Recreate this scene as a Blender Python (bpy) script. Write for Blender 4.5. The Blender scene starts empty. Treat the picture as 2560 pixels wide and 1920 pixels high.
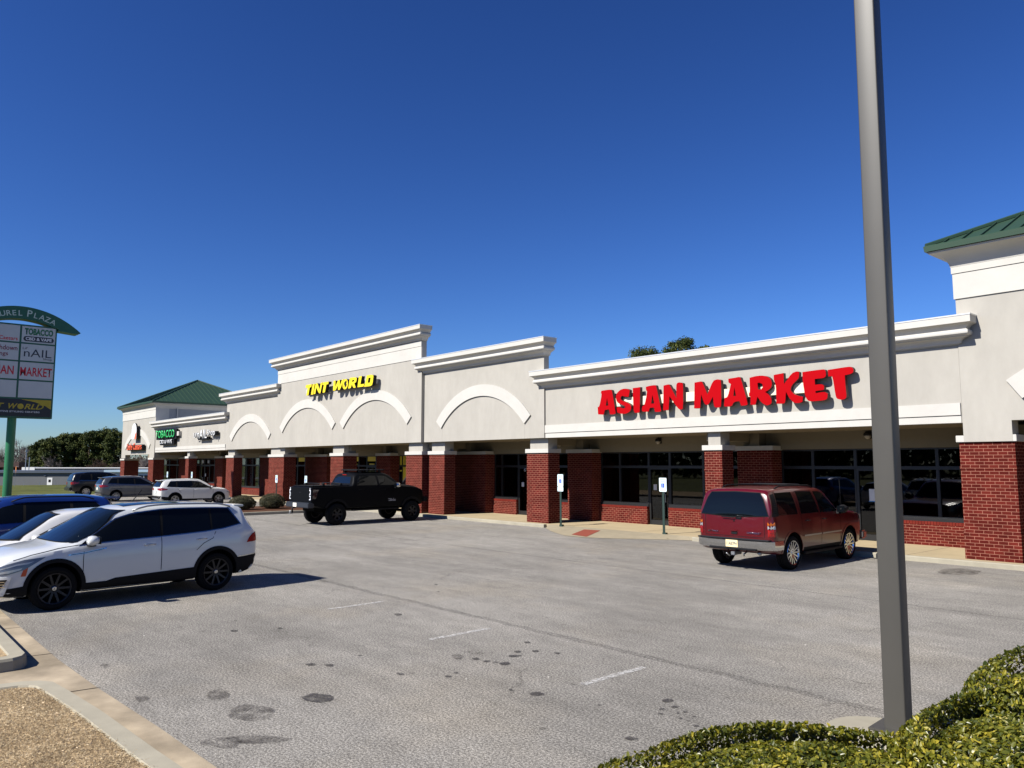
import bpy, bmesh, math, random
from mathutils import Vector, Matrix, geometry
from mathutils.bvhtree import BVHTree
R_ = math.radians
scn = bpy.context.scene
# ------------------------------------------------------------------ camera
CH, PITCH, YAW, FPX = 2.45, 5.87, 40.9, 1940.0      # eye height, tilt up, heading from -X towards +Y
cam_d = bpy.data.cameras.new('camera'); cam = bpy.data.objects.new('camera', cam_d)
scn.collection.objects.link(cam)
cam_d.sensor_width = 36.0; cam_d.lens = 36.0 * FPX / 2560.0; cam_d.clip_start = 0.05; cam_d.clip_end = 4000
_f = Vector((-math.cos(R_(YAW))*math.cos(R_(PITCH)), math.sin(R_(YAW))*math.cos(R_(PITCH)), math.sin(R_(PITCH))))
_r = Vector((math.sin(R_(YAW)), math.cos(R_(YAW)), 0)); _u = _r.cross(_f)
cam.matrix_world = Matrix(((_r.x, _u.x, -_f.x, 0), (_r.y, _u.y, -_f.y, 0), (_r.z, _u.z, -_f.z, CH), (0, 0, 0, 1)))
scn.camera = cam
scn.render.resolution_x, scn.render.resolution_y = 1024, 768
# ------------------------------------------------------------------ world and sun
SUN_DIR = Vector((-0.19, -1.1, 1.0)).normalized()    # towards the sun
elev = math.asin(SUN_DIR.z); az = math.atan2(SUN_DIR.x, SUN_DIR.y)
world = bpy.data.worlds.new('World'); scn.world = world; world.use_nodes = True
nt = world.node_tree; nt.nodes.clear()
sky = nt.nodes.new('ShaderNodeTexSky'); sky.sky_type = 'NISHITA'; sky.sun_disc = False
sky.sun_elevation = elev; sky.sun_rotation = az; sky.altitude = 200; sky.air_density = 1.0; sky.dust_density = 0.25; sky.ozone_density = 2.2
bg = nt.nodes.new('ShaderNodeBackground'); bg.inputs[1].default_value = 0.0505
wo = nt.nodes.new('ShaderNodeOutputWorld')
hs = nt.nodes.new('ShaderNodeHueSaturation'); hs.inputs['Saturation'].default_value = 1.12
tn = nt.nodes.new('ShaderNodeMix'); tn.data_type = 'RGBA'; tn.blend_type = 'MULTIPLY'; tn.inputs[0].default_value = 1; tn.inputs[7].default_value = (0.367, 0.486, 0.74, 1)
gm = nt.nodes.new('ShaderNodeGamma'); gm.inputs[1].default_value = 1.35
nt.links.new(sky.outputs[0], hs.inputs['Color']); nt.links.new(hs.outputs[0], gm.inputs[0]); nt.links.new(gm.outputs[0], tn.inputs[6]); nt.links.new(tn.outputs[2], bg.inputs[0]); nt.links.new(bg.outputs[0], wo.inputs[0])
sun_d = bpy.data.lights.new('sun', 'SUN'); sun = bpy.data.objects.new('sun', sun_d); scn.collection.objects.link(sun)
sun_d.energy = 5.0; sun_d.angle = R_(0.53); sun_d.color = (1.0, 0.955, 0.89)
sun.rotation_euler = (-SUN_DIR).to_track_quat('-Z', 'Y').to_euler()
scn.view_settings.view_transform = 'Standard'; scn.view_settings.look = 'None'
scn.view_settings.gamma = 1.0; scn.view_settings.exposure = 0.80
scn.cycles.max_bounces = 8; scn.cycles.diffuse_bounces = 1; scn.cycles.transparent_max_bounces = 12
# pixel (in the 2560 x 1920 photograph) to a point on a real plane of the place
def _ray(x, y): return _f + _r * ((x - 1280) / FPX) - _u * ((y - 960) / FPX)
def atY(x, y, Y): d = _ray(x, y); t = Y / d.y; return Vector((0, 0, CH)) + d * t
def atX(x, y, X): d = _ray(x, y); t = X / d.x; return Vector((0, 0, CH)) + d * t
def atZ(x, y, z=0.0): d = _ray(x, y); t = (z - CH) / d.z; return Vector((0, 0, CH)) + d * t
# ------------------------------------------------------------------ materials
MATS = {}
def pm(name, col, rough=0.5, metal=0.0, var=0.0, vscale=4.0, bump=0.0, bscale=60.0, coat=0.0, spec=0.5, var2=0.0, v2scale=0.6, stretch=None):
    if name in MATS: return MATS[name]
    m = bpy.data.materials.new(name); m.use_nodes = True; n = m.node_tree.nodes; l = m.node_tree.links
    b = n['Principled BSDF']; b.inputs['Roughness'].default_value = rough; b.inputs['Metallic'].default_value = metal
    b.inputs['Coat Weight'].default_value = coat; b.inputs['Coat Roughness'].default_value = 0.03; b.inputs['Specular IOR Level'].default_value = spec if (rough < .75 or spec != 0.5) else .10
    b.inputs['Base Color'].default_value = (*col, 1)
    tc = n.new('ShaderNodeTexCoord'); src = tc.outputs['Object']
    if stretch:
        mp = n.new('ShaderNodeMapping'); mp.inputs['Scale'].default_value = stretch; l.new(src, mp.inputs[0]); src = mp.outputs[0]
    out = None
    for v, s in ((var, vscale), (var2, v2scale)):
        if v > 0:
            t = n.new('ShaderNodeTexNoise'); t.inputs['Scale'].default_value = s; t.inputs['Detail'].default_value = 6; t.inputs['Roughness'].default_value = 0.6
            l.new(src, t.inputs['Vector'])
            mr = n.new('ShaderNodeMapRange'); mr.inputs[1].default_value = 0.3; mr.inputs[2].default_value = 0.7
            mr.inputs[3].default_value = 1 - v; mr.inputs[4].default_value = 1 + v; l.new(t.outputs[0], mr.inputs[0])
            mx = n.new('ShaderNodeMix'); mx.data_type = 'RGBA'; mx.blend_type = 'MULTIPLY'; mx.inputs[0].default_value = 1
            if out is None: mx.inputs[6].default_value = (*col, 1)
            else: l.new(out, mx.inputs[6])
            cb = n.new('ShaderNodeCombineColor')
            for i in range(3): l.new(mr.outputs[0], cb.inputs[i])
            l.new(cb.outputs[0], mx.inputs[7]); out = mx.outputs[2]
    if out is not None: l.new(out, b.inputs['Base Color'])
    if bump > 0:
        t = n.new('ShaderNodeTexNoise'); t.inputs['Scale'].default_value = bscale; t.inputs['Detail'].default_value = 4
        l.new(src, t.inputs['Vector']); bp = n.new('ShaderNodeBump'); bp.inputs['Strength'].default_value = bump; bp.inputs['Distance'].default_value = 0.02
        l.new(t.outputs[0], bp.inputs['Height']); l.new(bp.outputs[0], b.inputs['Normal'])
    MATS[name] = m; return m
def brick_mat():
    m = bpy.data.materials.new('red_brick'); m.use_nodes = True; n = m.node_tree.nodes; l = m.node_tree.links; b = n['Principled BSDF']
    uv = n.new('ShaderNodeUVMap'); uv.uv_map = 'UVMap'
    br = n.new('ShaderNodeTexBrick'); br.offset = 0.5; br.squash = 1.0
    br.inputs['Scale'].default_value = 1.0; br.inputs['Mortar Size'].default_value = 0.0060; br.inputs['Mortar Smooth'].default_value = 0.3
    br.inputs['Brick Width'].default_value = 0.208; br.inputs['Row Height'].default_value = 0.0795; br.inputs['Bias'].default_value = -0.25
    br.inputs['Color1'].default_value = (0.068, 0.0078, 0.0056, 1); br.inputs['Color2'].default_value = (0.115, 0.0155, 0.0105, 1)
    br.inputs['Mortar'].default_value = (0.28, 0.125, 0.085, 1)
    l.new(uv.outputs[0], br.inputs[0])
    ns = n.new('ShaderNodeTexNoise'); ns.inputs['Scale'].default_value = 3.0; ns.inputs['Detail'].default_value = 8; l.new(uv.outputs[0], ns.inputs['Vector'])
    mr = n.new('ShaderNodeMapRange'); mr.inputs[1].default_value = .3; mr.inputs[2].default_value = .7; mr.inputs[3].default_value = .8; mr.inputs[4].default_value = 1.2; l.new(ns.outputs[0], mr.inputs[0])
    mx = n.new('ShaderNodeVectorMath'); mx.operation = 'SCALE'; l.new(br.outputs[0], mx.inputs[0]); l.new(mr.outputs[0], mx.inputs['Scale'])
    l.new(mx.outputs[0], b.inputs['Base Color']); b.inputs['Roughness'].default_value = 0.9; b.inputs['Specular IOR Level'].default_value = .08
    bp = n.new('ShaderNodeBump'); bp.inputs['Strength'].default_value = 0.5; bp.inputs['Distance'].default_value = 0.008; bp.invert = True
    l.new(br.outputs['Fac'], bp.inputs['Height']); l.new(bp.outputs[0], b.inputs['Normal'])
    return m
def glass_mat(name, tint=0.12, refl=1.0, col=(0.55, 0.6, 0.62), rough=0.015):
    m = bpy.data.materials.new(name); m.use_nodes = True; n = m.node_tree.nodes; l = m.node_tree.links; n.clear()
    o = n.new('ShaderNodeOutputMaterial'); fr = n.new('ShaderNodeFresnel'); fr.inputs[0].default_value = 1.5
    ml = n.new('ShaderNodeMath'); ml.operation = 'MULTIPLY'; ml.inputs[1].default_value = refl; l.new(fr.outputs[0], ml.inputs[0])
    tr = n.new('ShaderNodeBsdfTransparent'); tr.inputs[0].default_value = (tint*col[0]*1.7, tint*col[1]*1.7, tint*col[2]*1.7, 1)
    gl = n.new('ShaderNodeBsdfGlossy'); gl.inputs['Roughness'].default_value = rough; gl.inputs[0].default_value = (1, 1, 1, 1)
    mx = n.new('ShaderNodeMixShader'); l.new(ml.outputs[0], mx.inputs[0]); l.new(tr.outputs[0], mx.inputs[1]); l.new(gl.outputs[0], mx.inputs[2])
    l.new(mx.outputs[0], o.inputs[0]); MATS[name] = m; return m
def asphalt_mat():
    m = bpy.data.materials.new('worn_asphalt'); m.use_nodes = True; n = m.node_tree.nodes; l = m.node_tree.links; b = n['Principled BSDF']
    tc = n.new('ShaderNodeTexCoord'); P = tc.outputs['Object']
    def noise(scale, detail=6, rough=0.6, st=None):
        t = n.new('ShaderNodeTexNoise'); t.inputs['Scale'].default_value = scale; t.inputs['Detail'].default_value = detail; t.inputs['Roughness'].default_value = rough
        if st:
            mp = n.new('ShaderNodeMapping'); mp.inputs['Scale'].default_value = st; l.new(P, mp.inputs[0]); l.new(mp.outputs[0], t.inputs['Vector'])
        else: l.new(P, t.inputs['Vector'])
        return t.outputs[0]
    def rng(x, a, bb, c, d):
        r = n.new('ShaderNodeMapRange'); r.inputs[1].default_value = a; r.inputs[2].default_value = bb; r.inputs[3].default_value = c; r.inputs[4].default_value = d
        l.new(x, r.inputs[0]); return r.outputs[0]
    def mul(a, bb, op='MULTIPLY'):
        r = n.new('ShaderNodeMath'); r.operation = op
        for i, v in enumerate((a, bb)):
            if isinstance(v, (int, float)): r.inputs[i].default_value = v
            else: l.new(v, r.inputs[i])
        return r.outputs[0]
    big = rng(noise(0.22, 4), .35, .65, .82, 1.12)
    med = mul(rng(noise(1.1, 5, .65, (0.35, 1.3, 1)), .3, .7, .84, 1.14), rng(noise(3.2, 6, .7, (0.8, 1.2, 1)), .35, .65, .90, 1.10))
    fine = rng(noise(42, 3, .8), .42, .60, .50, 1.50)
    grit = rng(noise(120, 2, .7), .4, .6, .65, 1.35)
    v = mul(mul(mul(big, med), fine), grit)
    # old oil drips: little round dark spots, only where the patchy mask allows them
    vo = n.new('ShaderNodeTexVoronoi'); vo.inputs['Scale'].default_value = 1.7; l.new(P, vo.inputs['Vector'])
    r0 = rng(vo.outputs['Distance'], 0.03, 0.085, 0.55, 1.0)
    mask = rng(noise(0.45, 2), .5, .56, 0.0, 1.0)
    drip = mul(1.0, mul(mask, mul(1.0, r0, 'SUBTRACT')), 'SUBTRACT')
    v = mul(v, drip)
    # hairline cracks
    vc = n.new('ShaderNodeTexVoronoi'); vc.feature = 'DISTANCE_TO_EDGE'; vc.inputs['Scale'].default_value = 0.42
    wp = n.new('ShaderNodeTexNoise'); wp.inputs['Scale'].default_value = 2.2; wp.inputs['Detail'].default_value = 5; l.new(P, wp.inputs['Vector'])
    av = n.new('ShaderNodeVectorMath'); av.operation = 'MULTIPLY_ADD'; l.new(wp.outputs['Color'], av.inputs[0]); av.inputs[1].default_value = (.7, .7, .7); l.new(P, av.inputs[2])
    l.new(av.outputs[0], vc.inputs['Vector'])
    ck = rng(vc.outputs[0], 0.0, 0.006, 0.5, 1.0); cm = rng(noise(0.3, 3), .55, .62, 0.0, 1.0)
    v = mul(v, mul(1.0, mul(cm, mul(1.0, ck, 'SUBTRACT')), 'SUBTRACT'))
    cr = n.new('ShaderNodeMix'); cr.data_type = 'RGBA'; cr.inputs[6].default_value = (0.250, 0.235, 0.207, 1); cr.inputs[7].default_value = (0.272, 0.248, 0.207, 1)
    l.new(rng(noise(0.35, 3), .5, .7, 0, 1), cr.inputs[0])
    sc = n.new('ShaderNodeVectorMath'); sc.operation = 'SCALE'; l.new(cr.outputs[2], sc.inputs[0]); l.new(v, sc.inputs['Scale'])
    l.new(sc.outputs[0], b.inputs['Base Color']); b.inputs['Roughness'].default_value = 0.9; b.inputs['Specular IOR Level'].default_value = 0.12
    bp = n.new('ShaderNodeBump'); bp.inputs['Strength'].default_value = 0.55; bp.inputs['Distance'].default_value = 0.006
    l.new(mul(fine, grit), bp.inputs['Height']); l.new(bp.outputs[0], b.inputs['Normal'])
    return m
M_brick = brick_mat(); M_asph = asphalt_mat()
M_stucco = pm('beige_stucco', (0.345, 0.327, 0.287), .9, var=.035, vscale=5, bump=.15, bscale=140, var2=.06, v2scale=.9, stretch=(1, 1, .45))
M_trim = pm('white_stucco_trim', (0.455, 0.440, 0.400), .85, var=.03, vscale=3, bump=.1, bscale=120, var2=.035, v2scale=.8)
M_conc = pm('pale_concrete', (0.46, 0.40, 0.305), .9, var=.10, vscale=2.2, bump=.2, bscale=150, var2=.10, v2scale=.5)
M_walk = pm('tan_walk_concrete', (0.36, 0.29, 0.18), .9, var=.07, vscale=2.5, bump=.15, bscale=150, var2=.07, v2scale=.5)  # one tan concrete tone for the whole sidewalk
M_gutter = pm('stained_gutter_concrete', (0.29, 0.24, 0.17), .9, var=.20, vscale=1.6, bump=.2, bscale=120, var2=.25, v2scale=.8)
M_curb = pm('curb_concrete', (0.305, 0.280, 0.215), .9, var=.09, vscale=3, bump=.2, bscale=120, var2=.08, v2scale=.7)
M_frame = pm('bronze_frame', (0.022, 0.022, 0.022), .4, metal=.3)
M_glass = glass_mat('shop_glass', .20, 1.0)
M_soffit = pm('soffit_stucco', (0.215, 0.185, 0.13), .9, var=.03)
M_green = pm('green_metal_roof', (0.022, 0.052, 0.029), .5, metal=.1, var=.05, vscale=2)
M_greenp = pm('green_painted_steel', (0.015, 0.14, 0.055), .45, var=.08, vscale=3)
M_bronze = pm('bronze_pole_paint', (0.058, 0.055, 0.047), .45, metal=.1, var=.02, vscale=3, var2=.05, v2scale=1.2)
M_red = pm('red_letter_face', (0.34, 0.002, 0.005), .7, spec=.03)
M_black = pm('black_plastic', (0.008, 0.008, 0.009), .6, spec=.2)
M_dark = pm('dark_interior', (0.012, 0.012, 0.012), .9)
M_yellow = pm('yellow_letter_face', (0.72, 0.56, 0.012), .4)
M_white = pm('white_sign_face', (0.6, 0.61, 0.61), .45)
M_cream = pm('cream_raceway', (0.66, 0.61, 0.45), .6)
M_steel = pm('galvanized_steel', (0.35, 0.36, 0.36), .4, metal=.9, var=.1)
M_gpost = pm('green_sign_post', (0.03, 0.055, 0.045), .5, metal=.4)
M_chrome = pm('chrome', (0.52, 0.53, 0.54), .10, metal=1.0)
M_mulch = pm('brown_mulch', (0.075, 0.035, 0.02), .95, var=.45, vscale=25, bump=.8, bscale=60, var2=.2, v2scale=2)
# ------------------------------------------------------------------ mesh helpers
col = scn.collection
def link(name, me, mat=None, parent=None, smooth=False):
    o = bpy.data.objects.new(name, me); col.objects.link(o)
    if mat is not None:
        for mm in (mat if isinstance(mat, (list, tuple)) else [mat]): me.materials.append(mm)
    if smooth:
        for p in me.polygons: p.use_smooth = True
    if parent is not None: o.parent = parent
    return o
def tag(o, label=None, cat=None, group=None, kind=None):
    if label: o['label'] = label
    if cat: o['category'] = cat
    if group: o['group'] = group
    if kind: o['kind'] = kind
    return o
def empty(name, loc=(0, 0, 0), rz=0.0, scale=1.0):
    o = bpy.data.objects.new(name, None); col.objects.link(o); o.location = loc; o.rotation_euler = (0, 0, rz); o.scale = (scale,)*3
    o.empty_display_size = .3; return o
class MB:
    """collects shapes, becomes ONE mesh object"""
    def __init__(s, o=(0, 0, 0)): s.v = []; s.f = []; s.mi = []; s.uv = []; s.o = Vector(o)
    def face(s, pts, mi=0, uv=None):
        b = len(s.v); s.v += [Vector(p) for p in pts]; s.f.append(tuple(range(b, b+len(pts)))); s.mi.append(mi); s.uv.append(uv)
    def faces(s, verts, faces, mi=0):
        b = len(s.v); s.v += [Vector(p) for p in verts]
        for f in faces: s.f.append(tuple(b+i for i in f)); s.mi.append(mi); s.uv.append(None)
    def box(s, x0, x1, y0, y1, z0, z1, mi=0):
        x0, x1 = sorted((x0, x1)); y0, y1 = sorted((y0, y1)); z0, z1 = sorted((z0, z1))
        v = [(x0,y0,z0),(x1,y0,z0),(x1,y1,z0),(x0,y1,z0),(x0,y0,z1),(x1,y0,z1),(x1,y1,z1),(x0,y1,z1)]
        s.faces(v, [(0,3,2,1),(4,5,6,7),(0,1,5,4),(1,2,6,5),(2,3,7,6),(3,0,4,7)], mi); return s
    def prism(s, poly, axis, a, b, mi=0, holes=()):
        """poly: 2D outline (with holes) extruded along axis from a to b; plane coords are the other two axes in order"""
        loops = [list(poly)] + [list(h) for h in holes]
        def P(p, t):
            return {'x': (t, p[0], p[1]), 'y': (p[0], t, p[1]), 'z': (p[0], p[1], t)}[axis]
        area = sum(p[0]*q[1]-q[0]*p[1] for p, q in zip(loops[0], loops[0][1:]+loops[0][:1]))
        tri = geometry.tessellate_polygon([[Vector((p[0], p[1], 0)) for p in lp] for lp in loops])
        flat = [p for lp in loops for p in lp]
        for t, flip in ((a, False), (b, True)):
            base = len(s.v); s.v += [Vector(P(p, t)) for p in flat]
            for f in tri: s.f.append(tuple(base+i for i in (reversed(f) if flip else f))); s.mi.append(mi); s.uv.append(None)
        for lp in loops:
            k = len(lp)
            for i in range(k):
                p, q = lp[i], lp[(i+1) % k]
                s.face([P(p, a), P(q, a), P(q, b), P(p, b)], mi)
        return s
    def tube(s, pts, r, n=8, mi=0, r2=None, cap=True):
        pts = [Vector(p) for p in pts]; rings = []
        for i, p in enumerate(pts):
            d = (pts[min(i+1, len(pts)-1)] - pts[max(i-1, 0)]).normalized()
            a = d.orthogonal().normalized() if i == 0 else (pa - d * pa.dot(d)).normalized()
            pa = a; b = d.cross(a); rr = r if r2 is None else r + (r2 - r) * i / max(1, len(pts)-1)
            rings.append([p + (a*math.cos(2*math.pi*k/n) + b*math.sin(2*math.pi*k/n)) * rr for k in range(n)])
        base = len(s.v)
        for rg in rings: s.v += rg
        for i in range(len(rings)-1):
            for k in range(n):
                q = base + i*n; s.f.append((q+k, q+(k+1) % n, q+n+(k+1) % n, q+n+k)); s.mi.append(mi); s.uv.append(None)
        if cap:
            s.f.append(tuple(reversed(range(base, base+n)))); s.mi.append(mi); s.uv.append(None)
            e = base + (len(rings)-1)*n; s.f.append(tuple(range(e, e+n))); s.mi.append(mi); s.uv.append(None)
        return s
    def lathe(s, prof, n=32, axis='x', c=(0, 0, 0), mi=0, a0=0.0, a1=2*math.pi):
        """prof: (t along axis, radius)"""
        c = Vector(c); full = abs(a1-a0-2*math.pi) < 1e-4; m = n if full else n+1; base = len(s.v)
        for t, r in prof:
            for k in range(m):
                a = a0 + (a1-a0)*k/n; ca, sa = math.cos(a)*r, math.sin(a)*r
                s.v.append(c + Vector({'x': (t, ca, sa), 'y': (ca, t, sa), 'z': (ca, sa, t)}[axis]))
        for i in range(len(prof)-1):
            for k in range(n):
                q = base + i*m; k2 = (k+1) % m; s.f.append((q+k, q+k2, q+m+k2, q+m+k)); s.mi.append(mi); s.uv.append(None)
        return s
    def build(s, name, mat=None, parent=None, smooth=False, bevel=0.0, boxuv=False, merge=False, sharp=None, fixn=True):
        me = bpy.data.meshes.new(name); me.from_pydata([v - s.o for v in s.v], [], s.f); me.update()
        for p, i in zip(me.polygons, s.mi): p.material_index = i
        if merge or bevel or fixn:
            bm = bmesh.new(); bm.from_mesh(me)
            if merge or bevel: bmesh.ops.remove_doubles(bm, verts=bm.verts, dist=1e-4)
            if fixn: bmesh.ops.recalc_face_normals(bm, faces=bm.faces)
            if bevel:
                eg = [e for e in bm.edges if len(e.link_faces) == 2 and e.calc_face_angle(0) > .5]
                bmesh.ops.bevel(bm, geom=eg, offset=bevel, segments=2, affect='EDGES', clamp_overlap=True)
            bm.to_mesh(me); bm.free()
        if boxuv: box_uv(me)
        o = link(name, me, mat, parent, smooth)
        if s.o.length > 0: o.location = s.o
        if smooth and sharp: me.set_sharp_from_angle(angle=R_(sharp))
        return o
def box_uv(me):
    uv = me.uv_layers.new(name='UVMap')
    for p in me.polygons:
        n = p.normal
        for li in p.loop_indices:
            c = me.vertices[me.loops[li].vertex_index].co
            if abs(n.z) > .7: uv.data[li].uv = (c.x, c.y)
            elif abs(n.y) > abs(n.x): uv.data[li].uv = (c.x, c.z - .12)
            else: uv.data[li].uv = (c.y + .1, c.z - .12)
def bx(name, d, mat, parent=None, bevel=0.0, boxuv=False):
    return MB().box(*d).build(name, mat, parent, bevel=bevel, boxuv=boxuv)
def text_mesh(s, width=None, height=None, extrude=0.0, weight=0.0, shear=0.0, spacing=1.0):
    cu = bpy.data.curves.new('lettering', 'FONT'); cu.body = s; cu.extrude = 0.0; cu.offset = weight; cu.shear = shear; cu.space_character = spacing
    cu.resolution_u = 3
    ob = bpy.data.objects.new('lettering', cu); col.objects.link(ob); bpy.context.view_layer.update()
    me = bpy.data.meshes.new_from_object(ob.evaluated_get(bpy.context.evaluated_depsgraph_get()))
    bpy.data.objects.remove(ob); bpy.data.curves.remove(cu)
    xs = [v.co.x for v in me.vertices]; ys = [v.co.y for v in me.vertices]
    x0, x1, y0, y1 = min(xs), max(xs), min(ys), max(ys); sx = width/(x1-x0) if width else None; sy = height/(y1-y0) if height else None
    sx = sx or sy; sy = sy or sx
    for v in me.vertices: v.co = Vector(((v.co.x-x0)*sx, (v.co.y-y0)*sy, 0))
    if extrude:
        bm = bmesh.new(); bm.from_mesh(me)
        bmesh.ops.remove_doubles(bm, verts=bm.verts, dist=1e-5)
        r = bmesh.ops.extrude_face_region(bm, geom=list(bm.faces))
        bmesh.ops.translate(bm, verts=[g for g in r['geom'] if isinstance(g, bmesh.types.BMVert)], vec=(0, 0, -extrude))
        bmesh.ops.recalc_face_normals(bm, faces=bm.faces)
        for f in bm.faces: f.material_index = 0 if (f.normal.z > .5) else 1
        bm.to_mesh(me); bm.free()
    return me, ((x1-x0)*sx, (y1-y0)*sy)
def text_on(name, s, origin, right, up, mats, parent=None, **kw):
    """flat or raised lettering: origin = bottom left corner, right/up = plane directions (towards reader = right x up)"""
    me, wh = text_mesh(s, **kw); r = Vector(right).normalized(); u = Vector(up).normalized(); n = r.cross(u)
    M = Matrix((( r.x, u.x, n.x, origin[0]), (r.y, u.y, n.y, origin[1]), (r.z, u.z, n.z, origin[2]), (0, 0, 0, 1)))
    me.transform(M); return link(name, me, mats, parent)
def copy_tree(o, parent=None):
    c = o.copy(); col.objects.link(c); c.parent = parent
    for ch in list(o.children): copy_tree(ch, c)
    return c
def rebase(root, loc):
    loc = Vector(loc); root.location = loc
    for ch in root.children: ch.location = ch.location - loc
    return root
# ------------------------------------------------------------------ ground, lot, kerbs
def gz(x, y):
    t = min(1.0, max(0.0, (-x - 72.0) / 175.0)); return -0.03 - 2.75 * t
M_grass = pm('winter_field_grass', (0.075, 0.082, 0.020), .95, var=.4, vscale=1.1, bump=1.0, bscale=6, var2=.35, v2scale=.16)
M_lawn = pm('dormant_lawn_soil', (0.34, 0.25, 0.145), .95, var=.35, vscale=14, bump=1.0, bscale=45, var2=.25, v2scale=2.5)
def sheet(name, xs, ys, zf, mat):
    b = MB(); n = len(xs); v = [(x, y, zf(x, y)) for y in ys for x in xs]
    b.faces(v, [(j*n+i, j*n+i+1, (j+1)*n+i+1, (j+1)*n+i) for j in range(len(ys)-1) for i in range(n-1)])
    return b.build(name, mat, fixn=False)
tag(sheet('ground', [-2500, -1200, -600, -400, -300] + [-250+k*10 for k in range(19)] + [-66, -30, 0, 40, 150, 600, 1800], [-1500, -500, -200, -100, -50, -20, 0, 2, 20, 26, 45, 60, 90, 150, 250, 500, 1200, 2500], gz, M_grass), kind='structure')
tag(sheet('parking_lot', [-70, -45, -30, -15, 0, 20, 45], [2.0, 8, 14, 21.4], lambda x, y: 0.0, M_asph), kind='structure')
M_road = pm('road_asphalt', (0.16, 0.155, 0.15), .9, var=.1, vscale=.5)
tag(sheet('road', [-500, -100, 0, 100, 500], [-34, -20], lambda x, y: 0.0 + min(0, gz(x, y)+.05), M_road), kind='structure')
def flat(name, pts, z, mat, kind='structure', zs=None):
    b = MB(); tri = geometry.tessellate_polygon([[Vector((p[0], p[1], 0)) for p in pts]])
    b.faces([(p[0], p[1], zs[i] if zs else z) for i, p in enumerate(pts)], tri); o = b.build(name, mat)
    if o.data.polygons[0].normal.z < 0: o.data.flip_normals()
    if kind: o['kind'] = kind
    return o
gut = [(-69, 2.18), (-40, 2.2), (-15.77, 2.25), (-11.36, 2.27), (-9.67, 2.33), (-7.82, 2.44), (-6.53, 2.49), (-4.5, 2.62), (-2, 2.8)]
flat('gutter', gut + [(-2, 2.3), (-4.5, 2.16), (-6.6, 2.0), (-9.6, 1.7), (-9.9, 1.7), (-9.95, -3), (-11.1, -3), (-11.15, 1.6), (-40, 1.7), (-69, 1.7)], .006, M_gutter)
# joints in the gutter slab
jb = MB()
for (a, c) in (((-9.66, 1.98), (-9.63, 2.36)), ((-11.75, 1.93), (-11.72, 2.28)), ((-13.9, 1.9), (-13.88, 2.25)), ((-16, 1.9), (-16, 2.25))):
    d = Vector((c[0]-a[0], c[1]-a[1])).normalized(); nx, ny = -d.y*.009, d.x*.009
    jb.face([(a[0]-nx, a[1]-ny, .0095), (c[0]-nx, c[1]-ny, .0095), (c[0]+nx, c[1]+ny, .0095), (a[0]+nx, a[1]+ny, .0095)])
tag(jb.build('gutter_joint', pm('dark_joint', (0.05, 0.04, 0.03), .95)), kind='structure')  # joints drawn as flat dark brown strips
def kerb(name, path, w, h, mat, z0=0.0, close=False, chamfer=.03):
    """path = street-side bottom line; kerb body lies to the left of it"""
    P = [Vector((p[0], p[1])) for p in path]; n = len(P); prof = [(0, 0), (.012, h-chamfer), (chamfer, h), (w-.01, h), (w, h-.02), (w, 0)]
    b = MB(); rows = []
    for i, p in enumerate(P):
        a = P[i-1] if (i > 0 or close) else None; c = P[(i+1) % n] if (i < n-1 or close) else None
        d1 = (p-a).normalized() if a is not None else (c-p).normalized(); d2 = (c-p).normalized() if c is not None else d1
        n1, n2 = Vector((-d1.y, d1.x)), Vector((-d2.y, d2.x)); m = (n1+n2).normalized(); m = m / max(.5, m.dot(n1))
        rows.append([(p.x+m.x*t, p.y+m.y*t, z0+z) for t, z in prof])
    k = len(prof); v = [q for r in rows for q in r]; f = []
    for i in range(n if close else n-1):
        j = (i+1) % n
        for q in range(k-1): f.append((i*k+q, j*k+q, j*k+q+1, i*k+q+1))
    if not close: f += [tuple(range(k)), tuple(reversed(range((n-1)*k, n*k)))]
    b.faces(v, f); o = b.build(name, mat); o['kind'] = 'structure'; return o
# right kerb: from the right of frame, rounds the flume corner and turns back
kerb('kerb', [(-9.98, -3.0), (-9.97, 1.4), (-9.93, 1.66), (-9.84, 1.82), (-9.68, 1.93), (-9.2, 1.985), (-8.27, 2.07), (-6.85, 2.15), (-5.2, 2.27), (-3, 2.45), (-2, 2.55)][::-1], .205, .14, M_curb)
kerb('kerb', [(-69, 1.88), (-30, 1.9), (-13.4, 1.93), (-11.9, 1.93), (-11.3, 1.93), (-11.14, 1.87), (-11.06, 1.75), (-11.05, 1.55), (-11.1, -3.0)][::-1], .2, .15, M_curb)
lawn = flat('lawn', [(-9.77, -6), (-9.765, 1.4), (-9.74, 1.6), (-9.66, 1.7), (-9.5, 1.765), (-8.27, 1.865), (-6.85, 1.945), (-5.2, 2.07), (-2, 2.34), (6, 3.2), (6, -6)], .118, M_lawn)
flat('lawn', [(-69, 1.69), (-30, 1.7), (-13, 1.73), (-11.36, 1.73), (-11.28, 1.55), (-11.32, -6), (-69, -6)], .125, M_lawn)
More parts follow.
